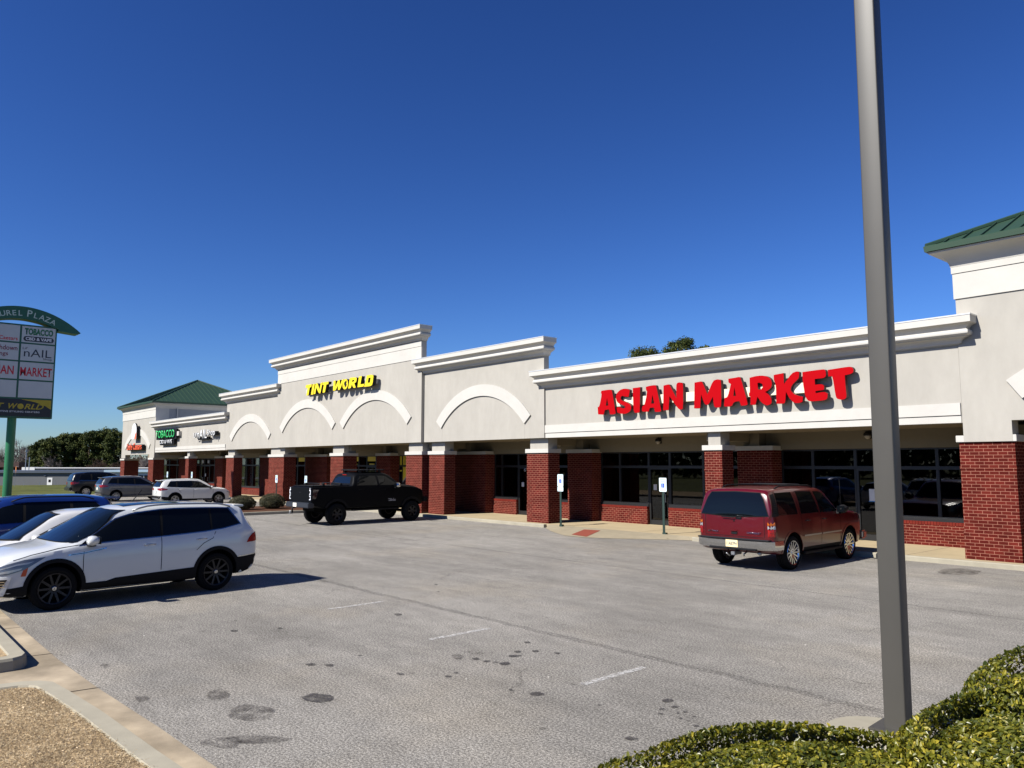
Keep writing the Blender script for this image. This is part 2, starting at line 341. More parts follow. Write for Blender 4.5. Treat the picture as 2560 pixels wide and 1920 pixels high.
# seam lines between asphalt passes, worn stall paint, drips
def overlay(name, colr, lo, hi, scale, strength=1.0, rough=.9):
    m = bpy.data.materials.new(name); m.use_nodes = True; n = m.node_tree.nodes; l = m.node_tree.links; b = n['Principled BSDF']
    b.inputs['Base Color'].default_value = (*colr, 1); b.inputs['Roughness'].default_value = rough; tc = n.new('ShaderNodeTexCoord')
    t = n.new('ShaderNodeTexNoise'); t.inputs['Scale'].default_value = scale; t.inputs['Detail'].default_value = 5; t.inputs['Roughness'].default_value = .7; l.new(tc.outputs['Object'], t.inputs['Vector'])
    r = n.new('ShaderNodeMapRange'); r.inputs[1].default_value = lo; r.inputs[2].default_value = hi; r.inputs[3].default_value = 0; r.inputs[4].default_value = strength; l.new(t.outputs[0], r.inputs[0])
    l.new(r.outputs[0], b.inputs['Alpha']); return m
M_seam = overlay('seam_tar', (0.05, 0.047, 0.042), .40, .66, 22, .45)
M_stain = overlay('oil_stain_film', (0.045, 0.04, 0.036), .33, .52, 9, .72, .7)
M_stain2 = overlay('faint_stain_film', (0.05, 0.042, 0.036), .36, .66, 5, .6, .8)
M_paint = overlay('worn_white_paint', (0.52, 0.51, 0.48), .40, .56, 20, .7)
M_paint2 = overlay('very_worn_paint', (0.42, 0.41, 0.38), .54, .75, 16, .3)
random.seed(5)
def strip(name, pts, w, mat, z=.004, jitter=.0):
    b = MB(); P = []
    for (a, c) in zip(pts, pts[1:]):
        k = max(1, int((Vector(c)-Vector(a)).length/.25)); P += [Vector(a).lerp(Vector(c), i/k) for i in range(k)]
    P.append(Vector(pts[-1])); L = []; Rr = []
    for i, p in enumerate(P):
        d = (P[min(i+1, len(P)-1)]-P[max(i-1, 0)]).normalized(); nn = Vector((-d.y, d.x)); q = p + nn*random.uniform(-jitter, jitter)
        L.append((q.x+nn.x*w*.5, q.y+nn.y*w*.5, z)); Rr.append((q.x-nn.x*w*.5, q.y-nn.y*w*.5, z))
    for i in range(len(P)-1): b.face([L[i], Rr[i], Rr[i+1], L[i+1]])
    o = b.build(name, mat, fixn=False)
    for p in o.data.polygons:
        if p.normal.z < 0: p.flip()
    o['kind'] = 'structure'; return o
strip('asphalt_seam', [(-30, 7.86), (-18.7, 7.9), (-12, 7.93), (-6.4, 7.99), (10, 8.15)], .15, M_seam, jitter=.03)
strip('asphalt_seam', [(-45, 14.1), (-17, 14.22), (-10.9, 14.27), (10, 14.4)], .10, M_seam, jitter=.015)
strip('asphalt_seam', [(-45, 11.0), (-28, 11.05), (-20, 11.2)], .05, M_seam, jitter=.02)
for x in (-12.2, -9.2, -6.25, -3.3):
    strip('stall_line', [(x, 6.45), (x-.03, 7.55)], .10, M_paint, .0045)
    strip('stall_line', [(x+.06, 3.0), (x, 6.4)], .10, M_paint2, .0045)
for x in (-5.6, -8.35, -11.6, -14.4, -17.4, -20.2, -25.6, -31.2, -34.2, -44.4, -47.2, -50.0, -52.8, -55.6, -58.4):
    strip('stall_line', [(x, 15.2), (x, 20.4)], .10, M_paint2, .0045)
def stain(x0, x1, y0, y1, mat=None, seed=0):
    rr = random.Random(int(x0*7+y0*13+seed)); cx, cy, rx, ry = (x0+x1)/2, (y0+y1)/2, (x1-x0)/2, (y1-y0)/2; N = 18; pts = []
    js = [rr.uniform(.72, 1.1) for _ in range(N)]
    for k in range(N):
        a = 2*math.pi*k/N; j = (js[k]+js[(k+1) % N])/2; p = atZ(cx+rx*j*math.cos(a), cy+ry*j*math.sin(a), 0); pts.append((p.x, p.y))
    flat('oil_stain', pts, .0085, mat or M_stain)
for s_ in ((749, 834, 1734, 1759), (1321, 1361, 1731, 1741), (2055-400, 2086-400, 1748, 1757), (1270, 1297, 1638, 1644)): stain(*s_)
for s_ in ((560, 690, 1762, 1806), (560, 735, 1838, 1862), (513, 577, 1723, 1754), (333, 374, 1740, 1757), (499, 610, 1843, 1872), (2339, 2458, 1421, 1440), (1128, 1160, 1705-70, 1712-62), (250, 275, 1660, 1672), (1010, 1040, 1680, 1690)): stain(*s_, mat=M_stain2)
for (x, y, w) in ((1190,1648,22),(1216,1654,20),(1238,1657,16),(1262,1660,30),(1294,1630,20),(1318,1607,18),(1338,1629,20),(1140,1683,14),(1120,1692,18),(1300,1640,10),(776,1662,28),(822,1664,26),(585,1578,20),(588,1553,10),(1392,1634,16),(1498,1764,12),(1276,1726,12),(1688,1768,22),(1712,1781,12),(1694,1784,10),(1651,1786,16),(1700,1797,14),(1722,1804,14),(1740,1816,16),(1578,1848,36),(1655,1774,18),(1735,1793,10),(1000,1686,22),(900,1640,10),(995,1537,22),(700,1572,14),(1090,1462,10),(1096,1480,8),(960,1700,8)):
    stain(x-w/2, x+w/2, y-w*.13, y+w*.13)
# bits of litter, pale chips on the asphalt
lb = MB(); rr = random.Random(3)
for k in range(22):
    x, y = rr.uniform(-16, -3), rr.uniform(3, 19); s = rr.uniform(.004, .010)
    lb.box(x-s, x+s, y-s*.7, y+s*.7, 0.001, .001+s*.6)
tag(lb.build('gravel_chips', pm('pale_chip', (.5, .48, .43), .9)), kind='stuff')
# ------------------------------------------------------------------ sidewalk, ramp
bx_sw = MB().box(-84.6, 5, 20.99, 24.2, -.02, .118).build('sidewalk', M_walk); bx_sw['kind'] = 'structure'
kerb('sidewalk_kerb', [(5, 20.93), (-15.2, 20.93)], .17, .125, M_curb)
kerb('sidewalk_kerb', [(-22.1, 20.93), (-29.6, 20.93), (-31.6, 20.93), (-84.6, 20.9)], .17, .125, M_curb)
M_ramp = pm('ramp_concrete', (0.265, 0.228, 0.158), .9, var=.08, vscale=3, bump=.1, bscale=120, var2=.08, v2scale=.6)
def ramp_edge(x):
    P = [(-22.1, 20.95), (-22.0, 20.74), (-20.6, 19.75), (-19.2, 19.0), (-18.4, 18.98), (-17.5, 19.38), (-15.78, 20.62), (-15.1, 20.95)]
    for a, c in zip(P, P[1:]):
        if a[0] <= x <= c[0]: return a[1]+(c[1]-a[1])*(x-a[0])/(c[0]-a[0])
    return 20.95
def ramp_z(x, y): e = min(ramp_edge(x), 20.9); return .009 + .111*min(1, max(0, (y-e)/(21.0-e)))
b = MB(); N = 36
for i in range(N):
    for j in range(8):
        q = []
        for (u, v_) in ((i, j), (i+1, j), (i+1, j+1), (i, j+1)):
            x = -22.1+7.0*u/N; e = min(ramp_edge(x), 20.9); y = e+(21.0-e)*v_/8; q.append((x, y, ramp_z(x, y)))
        b.face(q)
o = b.build('kerb_ramp', M_ramp, merge=True); o['kind'] = 'structure'
if o.data.polygons[0].normal.z < 0: o.data.flip_normals()
b = MB(); Q = [(-19.15, 19.30), (-19.75, 20.55), (-19.0, 20.60), (-18.3, 19.15)]
for i in range(6):
    for j in range(6):
        def L(u, v_): a = Vector(Q[0]).lerp(Vector(Q[3]), u/6); c = Vector(Q[1]).lerp(Vector(Q[2]), u/6); p = a.lerp(c, v_/6); return (p.x, p.y, ramp_z(p.x, p.y)+.006)
        b.face([L(i, j), L(i+1, j), L(i+1, j+1), L(i, j+1)])
o = b.build('tactile_pad', pm('red_tactile_paving', (0.22, 0.06, 0.04), .85, bump=.6, bscale=70), merge=True); o['kind'] = 'structure'
if o.data.polygons[0].normal.z < 0: o.data.flip_normals()
jb = MB()
for x in (-23.9, -20.8, -17.6, -14.4, -11.2, -8.7, -5.5, -28.2, -25.9):
    jb.box(x-.006, x+.006, 21.0, 24.0, .1185, .1197)
tag(jb.build('sidewalk_joint', MATS['dark_joint']), kind='structure')
# ------------------------------------------------------------------ the long shop building
bld = empty('retail_plaza'); tag(bld, 'long one storey beige stucco shopping plaza with red brick piers and green roofed end towers', 'building')
YF = 21.2
CORN = [(-.15, 0), (.46, 0), (.46, -.17), (.435, -.185), (.40, -.19), (.345, -.225), (.31, -.27), (.30, -.315), (.335, -.33), (.355, -.36), (.36, -.395), (.35, -.43), (.315, -.46), (.27, -.47), (.265, -.49), (.20, -.50), (.15, -.53), (.11, -.58), (.095, -.64), (.04, -.645), (.04, -.67), (-.10, -.67)]
def cornice(x0, x1, yf, ztop, depth=.26, sc=1.0):
    path = [(x0, yf+depth, (-1, 0)), (x0, yf, (-1, -1)), (x1, yf, (1, -1)), (x1, yf+depth, (1, 0))]; b = MB(); k = len(CORN); v = []
    for (x, y, d) in path:
        for (p, z) in CORN: v.append((x + d[0]*p*sc, y + d[1]*p*sc, ztop + z*sc))
    f = [(i*k+q, (i+1)*k+q, (i+1)*k+(q+1) % k, i*k+(q+1) % k) for i in range(3) for q in range(k)]
    f += [tuple(range(k)), tuple(reversed(range(3*k, 4*k)))]
    b.faces(v, f); b.box(x0+.1, x1-.1, yf+.1, yf+depth, ztop-.05, ztop-.002)
    # thin metal coping
    b2 = MB(); b2.box(x0-.47*sc, x1+.47*sc, yf-.47*sc, yf+depth+.02, ztop+.001, ztop+.035)
    o = b.build('cornice', M_trim, bld, smooth=True, sharp=28)
    b2.build('coping', pm('coping_metal', (0.62, 0.62, 0.60), .35, metal=.4), bld); return o
def wall(name, d, mat=None): return bx(name, d, mat or M_stucco, bld)
# name, x0, x1, plane, underside, top
secs = [(-22.45, -7.28, YF, 3.47, 6.10), (-30.84, -22.44, YF-.07, 3.475, 7.42), (-47.0, -30.83, YF-.23, 3.47, 9.03),
        (-55.85, -46.99, YF-.09, 3.46, 7.46), (-72.66, -55.84, YF, 3.44, 6.12)]
for (x0, x1, y, z0, z1) in secs:
    wall('parapet_wall', (x0, x1, y, y+.27, z0, z1-.04)); cornice(x0+.0, x1-.0, y, z1)
# trim boards: sign bands of the two low sections, frieze of the tall one
def band(d): bx('trim_band', d, M_trim, bld)
band((-22.44, -7.3, YF-.045, YF+.01, 3.665, 3.97)); band((-22.43, -7.3, YF-.02, YF+.01, 3.472, 3.64))
band((-72.5, -56.1, YF-.045, YF+.01, 3.62, 3.86)); band((-72.5, -56.1, YF-.02, YF+.01, 3.445, 3.60))
band((-46.99, -30.84, YF-.23-.04, YF-.2, 8.10, 8.38)); band((-46.98, -30.85, YF-.23-.025, YF-.2, 7.50, 8.085))
# joints scored in the stucco
M_joint = pm('stucco_joint', (0.32, 0.30, 0.265), .9)
jb = MB()
for (x, y, z0, z1) in ((-29.33, YF-.07, 3.48, 4.1), (-23.62, YF-.07, 3.48, 4.1), (-46.0, YF-.23, 3.48, 4.4), (-39.66, YF-.23, 3.48, 4.4), (-38.29, YF-.23, 3.48, 4.4), (-32.06, YF-.23, 3.48, 4.4), (-54.68, YF-.09, 3.47, 4.05), (-48.54, YF-.09, 3.47, 4.05), (-17.1, YF, 3.98, 5.4), (-11.9, YF, 3.98, 5.4), (-64.2, YF, 3.87, 5.4)):
    MB().box(x-.006, x+.006, y-.0025, y+.01, z0, z1).build('control_joint', M_joint, bld)
def arch(cx, half, apex, tip, th, y, proj=.06, clip=None):
    h = apex-tip; Ro = (half*half+h*h)/(2*h); Ri = Ro-th; zc = apex-Ro; a = math.asin(half/Ro); N = 40; lo = -a; hi = a
    if clip is not None: hi = clip
    o = [(cx+Ro*math.sin(lo+(hi-lo)*k/N), zc+Ro*math.cos(lo+(hi-lo)*k/N)) for k in range(N+1)]
    i = [(cx+Ri*math.sin(lo+(hi-lo)*k/N), zc+Ri*math.cos(lo+(hi-lo)*k/N)) for k in range(N+1)]
    b = MB(); 
    for k in range(N):
        p, q, r, s = o[k], o[k+1], i[k+1], i[k]
        P = lambda t, yy: (t[0], yy, t[1])
        b.face([P(s, y-proj), P(r, y-proj), P(q, y-proj), P(p, y-proj)]); b.face([P(p, y-proj), P(q, y-proj), P(q, y+.01), P(p, y+.01)])
        b.face([P(r, y-proj), P(s, y-proj), P(s, y+.01), P(r, y+.01)])
    b.face([P(o[0], y-proj), P(o[0], y+.01), P(i[0], y+.01), P(i[0], y-proj)]); b.face([P(i[-1], y-proj), P(i[-1], y+.01), P(o[-1], y+.01), P(o[-1], y-proj)])
    return b.build('arch_trim', M_trim, bld, merge=True)
arch(-26.48, 3.27, 5.90, 4.41, .50, YF-.07); arch(-42.87, 3.61, 6.27, 4.73, .51, YF-.23); arch(-35.18, 3.54, 6.26, 4.72, .51, YF-.23)
arch(-51.6, 3.46, 5.82, 4.40, .52, YF-.09)
# end towers
TW = 10.45
def tower(x0, x1, yf, zo, ox0, ox1, archc=None, depth=10.5):
    wt = .45; y1 = yf+depth
    wall('tower_wall', (x0, ox0, yf, yf+wt, 2.99, 7.45)); wall('tower_wall', (ox1, x1, yf, yf+wt, 2.99, 7.45)); wall('tower_wall', (ox0, ox1, yf, yf+wt, zo, 7.45))
    if x0 > -20: wall('tower_wall', (x0, x0+.3, yf+wt, y1, 2.99, 7.45))
    M_sid = pm('grey_lap_siding', (0.27, 0.275, 0.275), .7, var=.03)
    if x0 < -20:
        b = MB(); z = 3.0; 
        while z < 7.4: b.face([(x1+.012, yf+wt, z), (x1+.012, y1, z), (x1, y1, z+.2), (x1, yf+wt, z+.2)]); b.face([(x1, yf+wt, z), (x1, y1, z), (x1+.012, y1, z), (x1+.012, yf+wt, z)]); z += .2
        b.box(x1-.2, x1-.002, yf+wt, y1, 3.0, 7.45); b.build('tower_side_wall', M_sid, bld)
        bx('corner_board', (x1-.0, x1+.02, yf+.0, yf+1.1, 6.3, 7.44), M_trim, bld); bx('downspout', (x1+.02, x1+.11, yf+1.75, yf+1.85, 5.9, 7.5), M_trim, bld)
    else: wall('tower_side_wall', (x1-.3, x1, yf+wt, y1, 2.99, 7.45))
    wall('tower_back_wall', (x0+.3, x1-.3, y1-.3, y1, 2.99, 7.45))
    bx('trim_band', (x0-.03, x1+.03, yf-.035, yf+.2, 6.60, 7.24), M_trim, bld); bx('trim_band', (x0-.05, x1+.05, yf-.055, yf+.2, 7.252, 7.45), M_trim, bld)
    # cove crown under the eave
    o = .46; prof = [(.0, 7.38), (.06, 7.42), (.08, 7.5), (.13, 7.62), (.22, 7.71), (.34, 7.76), (.43, 7.78), (.43, 7.83), (.0, 7.83)]
    path = [(x0, y1, (-1, 1)), (x0, yf, (-1, -1)), (x1, yf, (1, -1)), (x1, y1, (1, 1))]; k = len(prof); v = [(x+d[0]*p, y+d[1]*p, z) for (x, y, d) in path for p, z in prof]
    f = [(i*k+q, ((i+1) % 4)*k+q, ((i+1) % 4)*k+(q+1) % k, i*k+(q+1) % k) for i in range(4) for q in range(k)]
    b = MB(); b.faces(v, f); b.build('crown_moulding', M_trim, bld, smooth=True, sharp=30)
    ex0, ex1, ey0, ey1, ez = x0-o, x1+o, yf-o, y1+o, 7.97
    b = MB(); pr = [(0, 7.835), (.035, 7.835), (.05, 7.97), (.02, 7.995), (-.12, 7.99)]
    path = [(ex0, ey1, (-1, 1)), (ex0, ey0, (-1, -1)), (ex1, ey0, (1, -1)), (ex1, ey1, (1, 1))]; k = len(pr); v = [(x+d[0]*p, y+d[1]*p, z) for (x, y, d) in path for p, z in pr]
    b.faces(v, [(i*k+q, ((i+1) % 4)*k+q, ((i+1) % 4)*k+(q+1) % k, i*k+(q+1) % k) for i in range(4) for q in range(k)]); b.build('gutter_trough', M_green, bld)
    cx, cy, pz = (ex0+ex1)/2, (ey0+ey1)/2, 10.62
    C = [Vector((ex0, ey0, ez)), Vector((ex1, ey0, ez)), Vector((ex1, ey1, ez)), Vector((ex0, ey1, ez))]; T = Vector((cx, cy, pz))
    b = MB(); b.box(ex0+.03, ex1-.03, ey0+.03, ey1-.03, 7.84, 7.86)
    for i in range(4):
        a, c = C[i], C[(i+1) % 4]; b.face([a, c, T]); n = (c-a).cross(T-a).normalized(); L = (c-a).length; K = int(L/.42); e = (c-a).normalized()
        up = (T-(a+c)/2)
        for q in range(1, K):
            s = L*q/K; h = min(s, L-s)/(L/2); p0 = a+e*s; p1 = p0+up*h
            w = e*.012; hh = n*.045
            b.face([p0-w, p0-w+hh, p1-w+hh, p1-w]); b.face([p0+w+hh, p0+w, p1+w, p1+w+hh]); b.face([p0-w+hh, p0+w+hh, p1+w+hh, p1-w+hh]); b.face([p0-w, p0+w, p0+w+hh, p0-w+hh])
        b.tube([a+Vector((0, 0, .03)), T+Vector((0, 0, .03))], .06, 6)
    b.build('hip_roof', M_green, bld, fixn=False)
tower(-83.12, -72.67, YF-.05, 3.29, -81.75, -74.05)
tower(-7.27, -7.27+TW, YF-.02, 3.49, -6.2, -7.27+TW-1.07)
arch(-77.9, 4.1, 5.68, 4.2, .55, YF-.05); arch(-7.27+TW/2, 4.2, 5.75, 4.45, .55, YF-.02)
# roof slab, rear block, soffit over the walk
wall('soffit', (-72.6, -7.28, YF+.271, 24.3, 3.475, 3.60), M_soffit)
wall('flat_roof', (-72.6, -7.28, YF+.28, 44, 4.9, 5.1), pm('roof_membrane', (.5, .5, .48), .9)); wall('rear_wall', (-83, 3, 43.7, 44, 0, 4.89)); wall('side_wall', (-83.1, -82.8, 24.2, 43.7, 0, 4.89)); wall('side_wall', (2.8, 3.1, 24.2, 43.7, 0, 4.89))
GY = 24.0
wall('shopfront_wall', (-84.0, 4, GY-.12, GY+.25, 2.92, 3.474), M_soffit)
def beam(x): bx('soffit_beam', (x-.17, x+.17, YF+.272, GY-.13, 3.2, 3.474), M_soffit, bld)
# ------------------------------------------------------------------ brick piers of the arcade
PT = 2.88
def pier(x0, x1, y0, d, top=PT, neck=True, zc=3.47, nin=.10):
    p = MB(); p.box(x0, x1, y0, y0+d, .12, top); o = p.build('brick_pier', M_brick, bld, boxuv=True)
    for (za, zb, e) in ((top-.665, top-.59, .012), (.721, .12+.675, .014), (.121, .72, .008)):
        MB().box(x0-e, x1+e, y0-e, y0+d+e, za, zb).build('brick_band', M_brick, o, boxuv=True)
    c = MB(); c.box(x0-.055, x1+.055, y0-.055, y0+d+.055, top+.001, top+.165); c.build('pier_cap', M_trim, o, bevel=.006)
    if neck: 
        c = MB(); c.box(x0+nin, x1-nin, y0+.09, y0+d-.02, top+.166, zc+.05); c.build('pier_neck', M_stucco, o)
    return o
PY_ = 21.27
for (x0, x1, y, d) in ((-15.02, -14.36, PY_, .62), (-23.62, -22.37, PY_, .62), (-30.56, -29.33, PY_, .62), (-32.25, -30.88, PY_-.19, .80), (-39.97, -38.53, PY_-.19, .85),
                       (-48.45, -46.2, PY_-.12, .80), (-56.0, -54.6, PY_-.02, .62), (-64.75, -64.0, PY_, .62)):
    pier(x0, x1, y, d)
bx('pier_sun_block', (-30.95, -30.5, 21.45, 21.8, .12, 3.0), M_brick, bld, boxuv=True)  # added filler between the piers, blocks a sliver of sun on the pilaster
pier(-7.40, -6.18, 21.24, .9, 2.985, False); pier(-7.27+TW-1.09, -7.27+TW+.13, 21.24, .9, 2.985, False)
pier(-74.4, -72.95, 21.2, .9, 2.82, False); pier(-83.5, -82.1, 21.2, 1.3, 2.78, False)
bx('tower_infill', (-74.05, -72.67, YF+.4, GY, 2.99, 7.4), M_stucco, bld)
# tower passage sides
# ------------------------------------------------------------------ shop fronts
def pilaster(x0, x1, y0=23.42, top=2.90):
    o = bx('brick_pilaster', (x0, x1, y0, GY+.2, .118, top), M_brick, bld, boxuv=True)
    MB().box(x0-.05, x1+.05, y0-.05, GY+.1, top+.001, top+.15).build('pilaster_cap', M_trim, o)
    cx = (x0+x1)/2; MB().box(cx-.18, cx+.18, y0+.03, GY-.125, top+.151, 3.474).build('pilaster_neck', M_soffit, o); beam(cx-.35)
def knee(x0, x1, h=.80):
    o = bx('knee_wall', (x0, x1, 23.85, GY+.2, .118, h-.09), M_brick, bld, boxuv=True)
    s = MB(); x = x0
    while x < x1-.03: s.box(x+.004, min(x+.079, x1), 23.845, GY+.18, h-.088, h); x += .083
    s.build('soldier_course', pm('soldier_brick', (.13, .017, .011), .85, var=.2, vscale=6), o)
    MB().box(x0, x1, 23.93, GY+.05, h+.001, h+.085).build('window_sill', M_frame, o)
def pane(x0, x1, z0, z1, glass=None):
    o = bx('window', (x0+.03, x1-.03, GY+.03, GY+.045, z0+.03, z1-.03), glass or M_glass, bld)
    f = MB()
    for d in ((x0, x0+.045, z0, z1), (x1-.045, x1, z0, z1), (x0+.0451, x1-.0451, z0, z0+.05), (x0+.0451, x1-.0451, z1-.05, z1)): f.box(d[0], d[1], GY-.02, GY+.09, d[2], d[3])
    f.build('window_frame', M_frame, o); return o
def bay(mull, doors=(), kn=.80, glass=None, z1=2.92, zt=2.33):
    """mull: x positions; doors: indices of door openings"""
    for i, (a, c) in enumerate(zip(mull, mull[1:])):
        pane(a, c, zt, z1, glass)
        if i in doors:
            d = bx('glass_door', (a+.06, c-.06, GY+.02, GY+.045, .17, zt-.03), glass or M_glass, bld)
            f = MB()
            for q in ((a+.01, a+.085, .125, zt), (c-.085, c-.01, .125, zt), (a+.0851, c-.0851, .125, .30), (a+.0851, c-.0851, zt-.1, zt)): f.box(q[0], q[1], GY-.015, GY+.07, q[2], q[3])
            f.build('door_frame', M_frame, d)
            MB().tube([(c-.17, GY-.03, 1.0), (c-.17, GY-.09, 1.0), (c-.17, GY-.09, 1.3), (c-.17, GY-.03, 1.3)], .014, 6).build('door_handle', M_steel, d)
        else:
            pane(a, c, kn+.085, zt, glass)
    k = 0; runs = []; cur = None
    for i, (a, c) in enumerate(zip(mull, mull[1:])):
        if i in doors:
            if cur: runs.append(cur); cur = None
        else: cur = (cur[0], c) if cur else (a, c)
    if cur: runs.append(cur)
    for a, c in runs: knee(a, c, kn)
for p in ((-23.44, -22.05), (-15.2, -13.87), (-31.8, -28.97), (-38.92, -37.41), (-47.9, -44.9), (-55.17, -53.55), (-64.14, -62.47), (-73.07, -70.76), (-7.6, -5.9)): pilaster(*p)
M_glassc = glass_mat('lighter_shop_glass', .75, .9)
bay([-22.04, -21.02, -19.54, -18.52, -17.0, -15.2], doors=(2,))
bay([-13.86, -12.76, -11.36, -10.35, -8.97, -7.6], doors=(2,))
bay([-28.96, -28.42, -27.24, -26.25, -24.9, -23.45], doors=(2,))
bay([-37.4, -37.07+.0, -35.85, -34.6, -33.6, -32.3, -30.95], doors=(3,))
bay([-44.89, -43.9, -42.9, -41.9, -40.95, -39.9, -38.93], doors=(1, 4))
bay([-53.5, -52.4, -51.2, -50.2, -49.1, -47.91], doors=(2,))
bay([-62.46, -61.2, -60.2, -59.05, -57.85, -56.65, -55.18], doors=(), glass=M_glassc, kn=.62)
bay([-70.75, -69.2, -68.1, -66.9, -65.8, -64.15], doors=(1, 2))
bay([-82.7, -80.5, -79.4, -77.5, -75.3, -73.08], doors=(1,))
bay([-5.85, -4, -2.9, -.9, 1, 2.8], doors=(1,))
# dark shop interiors
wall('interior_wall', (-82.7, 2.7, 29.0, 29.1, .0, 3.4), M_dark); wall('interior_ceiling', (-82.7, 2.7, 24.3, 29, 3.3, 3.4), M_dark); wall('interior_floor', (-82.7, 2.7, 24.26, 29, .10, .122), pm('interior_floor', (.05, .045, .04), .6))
M_curt = pm('pale_curtain', (.42, .46, .44), .9, stretch=(1, 1, .02), var=.3, vscale=9)
for (a, c) in ((-62.2, -61.3), (-60.1, -59.6), (-59.0, -58.3), (-57.7, -56.8), (-56.5, -55.6)):
    b = MB(); n = 24
    for k in range(n):
        x = a+(c-a)*k/n; x2 = a+(c-a)*(k+1)/n; y = 24.25+.035*math.sin(k*1.7); y2 = 24.25+.035*math.sin((k+1)*1.7); b.face([(x, y, .75), (x2, y2, .75), (x2, y2, 2.85), (x, y, 2.85)])
    b.build('curtain', M_curt, bld)
# window posters of the tint shop: yellow strips across the transoms, a large photo poster
M_pyel = pm('yellow_poster_film', (.62, .47, .03), .5); M_pdark = pm('dark_poster_film', (.012, .013, .016), .35); M_pgrey = pm('grey_poster_print', (.35, .35, .36), .5)
for (a, c, z0, z1) in ((-37.36, -37.1, 2.37, 2.87), (-37.03, -35.9, 2.37, 2.87), (-35.81, -34.65, 2.37, 2.87), (-43.85, -42.95, 2.6, 2.87), (-42.85, -41.95, 2.6, 2.87), (-40.9, -39.95, 2.6, 2.87), (-39.85, -38.98, 2.6, 2.87), (-52.35, -51.25, 2.6, 2.87), (-53.45, -52.45, 2.6, 2.87), (-50.1, -49.2, 2.6, 2.87), (-44.85, -43.95, 2.6, 2.87)):
    bx('window_poster', (a, c, GY+.004, GY+.012, z0, z1), M_pyel, bld)
for (a, c, lo) in ((-37.03, -35.9, 1), (-35.81, -34.65, 0)):
    pp = bx('window_poster', (a, c, GY+.004, GY+.012, .92, 2.28), M_pdark, bld)
    if lo: MB().prism([(a, 2.28), (a, 1.5), (c-.15, 2.28)], 'y', GY-.001, GY+.003).build('yellow_corner', M_pyel, pp)
    if lo: MB().prism([(a, 1.5), (a, 1.42), (c-.02, 2.28), (c-.15, 2.28)], 'y', GY-.001, GY+.003).build('grey_stripe', M_pgrey, pp)
    else:
        MB().lathe([(0, .36), (0, .28)], 20, 'y', (a+.45, GY-.001, 1.75)).build('wheel_print', M_pgrey, pp, fixn=False)
        MB().prism([(a+.1, 1.2), (a+.9, 1.3), (a+.95, 1.4), (a+.2, 1.36)], 'y', GY-.001, GY+.003).build('figure_print', M_pgrey, pp)
M_pink = pm('dark_brown_print', (.16, .09, .01), .6)
b = MB()
for k, (w, z) in enumerate(((.45, 2.78), (.6, 2.70), (.85, 2.60), (.7, 2.54), (.82, 2.48))): b.box(-36.93, -36.93+w, GY-.001, GY+.002, z, z+.03)
b.build('poster_lettering', M_pink, bld)
for (x, z) in ((-42.4, 2.46), (-40.4, 2.46), (-39.4, 2.42), (-51.8, 2.46), (-37.2, 2.1)): bx('window_sticker', (x-.28, x+.28, GY+.004, GY+.012, z-.08, z+.0), M_pyel, bld)
# neon style open signs and notices
for (x, z, w, h, m) in ((-69.75, 2.62, .42, .3, pm('pale_green_sticker', (.35, .5, .38), .6)), (-68.6, 2.62, .4, .26, M_pgrey), (-67.3, 2.62, .4, .26, M_pgrey), (-60.75, .95, .5, .3, M_white), (-52.9, 1.3, .4, .9, M_pgrey)):
    bx('window_sign', (x-w/2, x+w/2, GY+.004, GY+.012, z-h/2, z+h/2), m, bld)
M_hours = pm('white_decal', (.5, .5, .5), .6)
for (x, z, w, h) in ((-19.25, 1.55, .16, .22), (-18.85, 1.35, .10, .14), (-26.95, 1.5, .16, .2), (-10.62, 1.45, .12, .2), (-67.9, 1.5, .2, .25), (-34.3, 1.5, .2, .3), (-43.4, 1.5, .2, .3), (-50.9, 1.5, .2, .3)):
    bx('window_decal', (x-w/2, x+w/2, GY+.004, GY+.012, z-h/2, z+h/2), M_hours, bld)
for (x0, x1, z0, z1) in ((-21.9, -21.75, .9, 2.85), (-13.8, -13.7, .9, 2.85)): bx('interior_post', (x0, x1, 24.6, 24.7, z0, z1), pm('interior_post', (.35, .36, .36), .8), bld)
for (x, y, w) in ((-20.2, 25.6, 1.1), (-17.6, 26.0, 1.4), (-12.3, 25.4, 1.2), (-9.3, 26.2, 1.5), (-27.6, 25.8, 1.2), (-24.6, 26.4, 1.3)):
    sh = bx('shop_shelf', (x-w/2, x+w/2, y, y+.5, .125, 1.25), pm('grey_shelving', (.20, .19, .18), .8), bld)
    for k in range(3): MB().box(x-w/2-.01, x+w/2+.01, y-.03, y+.5, .4+k*.3, .43+k*.3).build('shelf_board', pm('shelf_board', (.4, .38, .34), .7), sh)
nt_ = bx('paper_notice', (-10.98, -10.72, GY+.0, GY+.012, 1.32, 1.68), M_white, bld); bx('tape_edge', (-11.0, -10.7, GY+.001, GY+.013, 1.295, 1.318), pm('blue_tape', (.03, .2, .5), .5), nt_)
text_on('unit_number', 'G', (-26.85, GY+.0, 2.10), (1, 0, 0), (0, 0, 1), M_white, bld, height=.13, extrude=.004)
bx('window_sticker', (-26.5, -26.38, GY+.002, GY+.012, 1.36, 1.5), pm('blue_sticker', (.05, .35, .55), .5), bld)
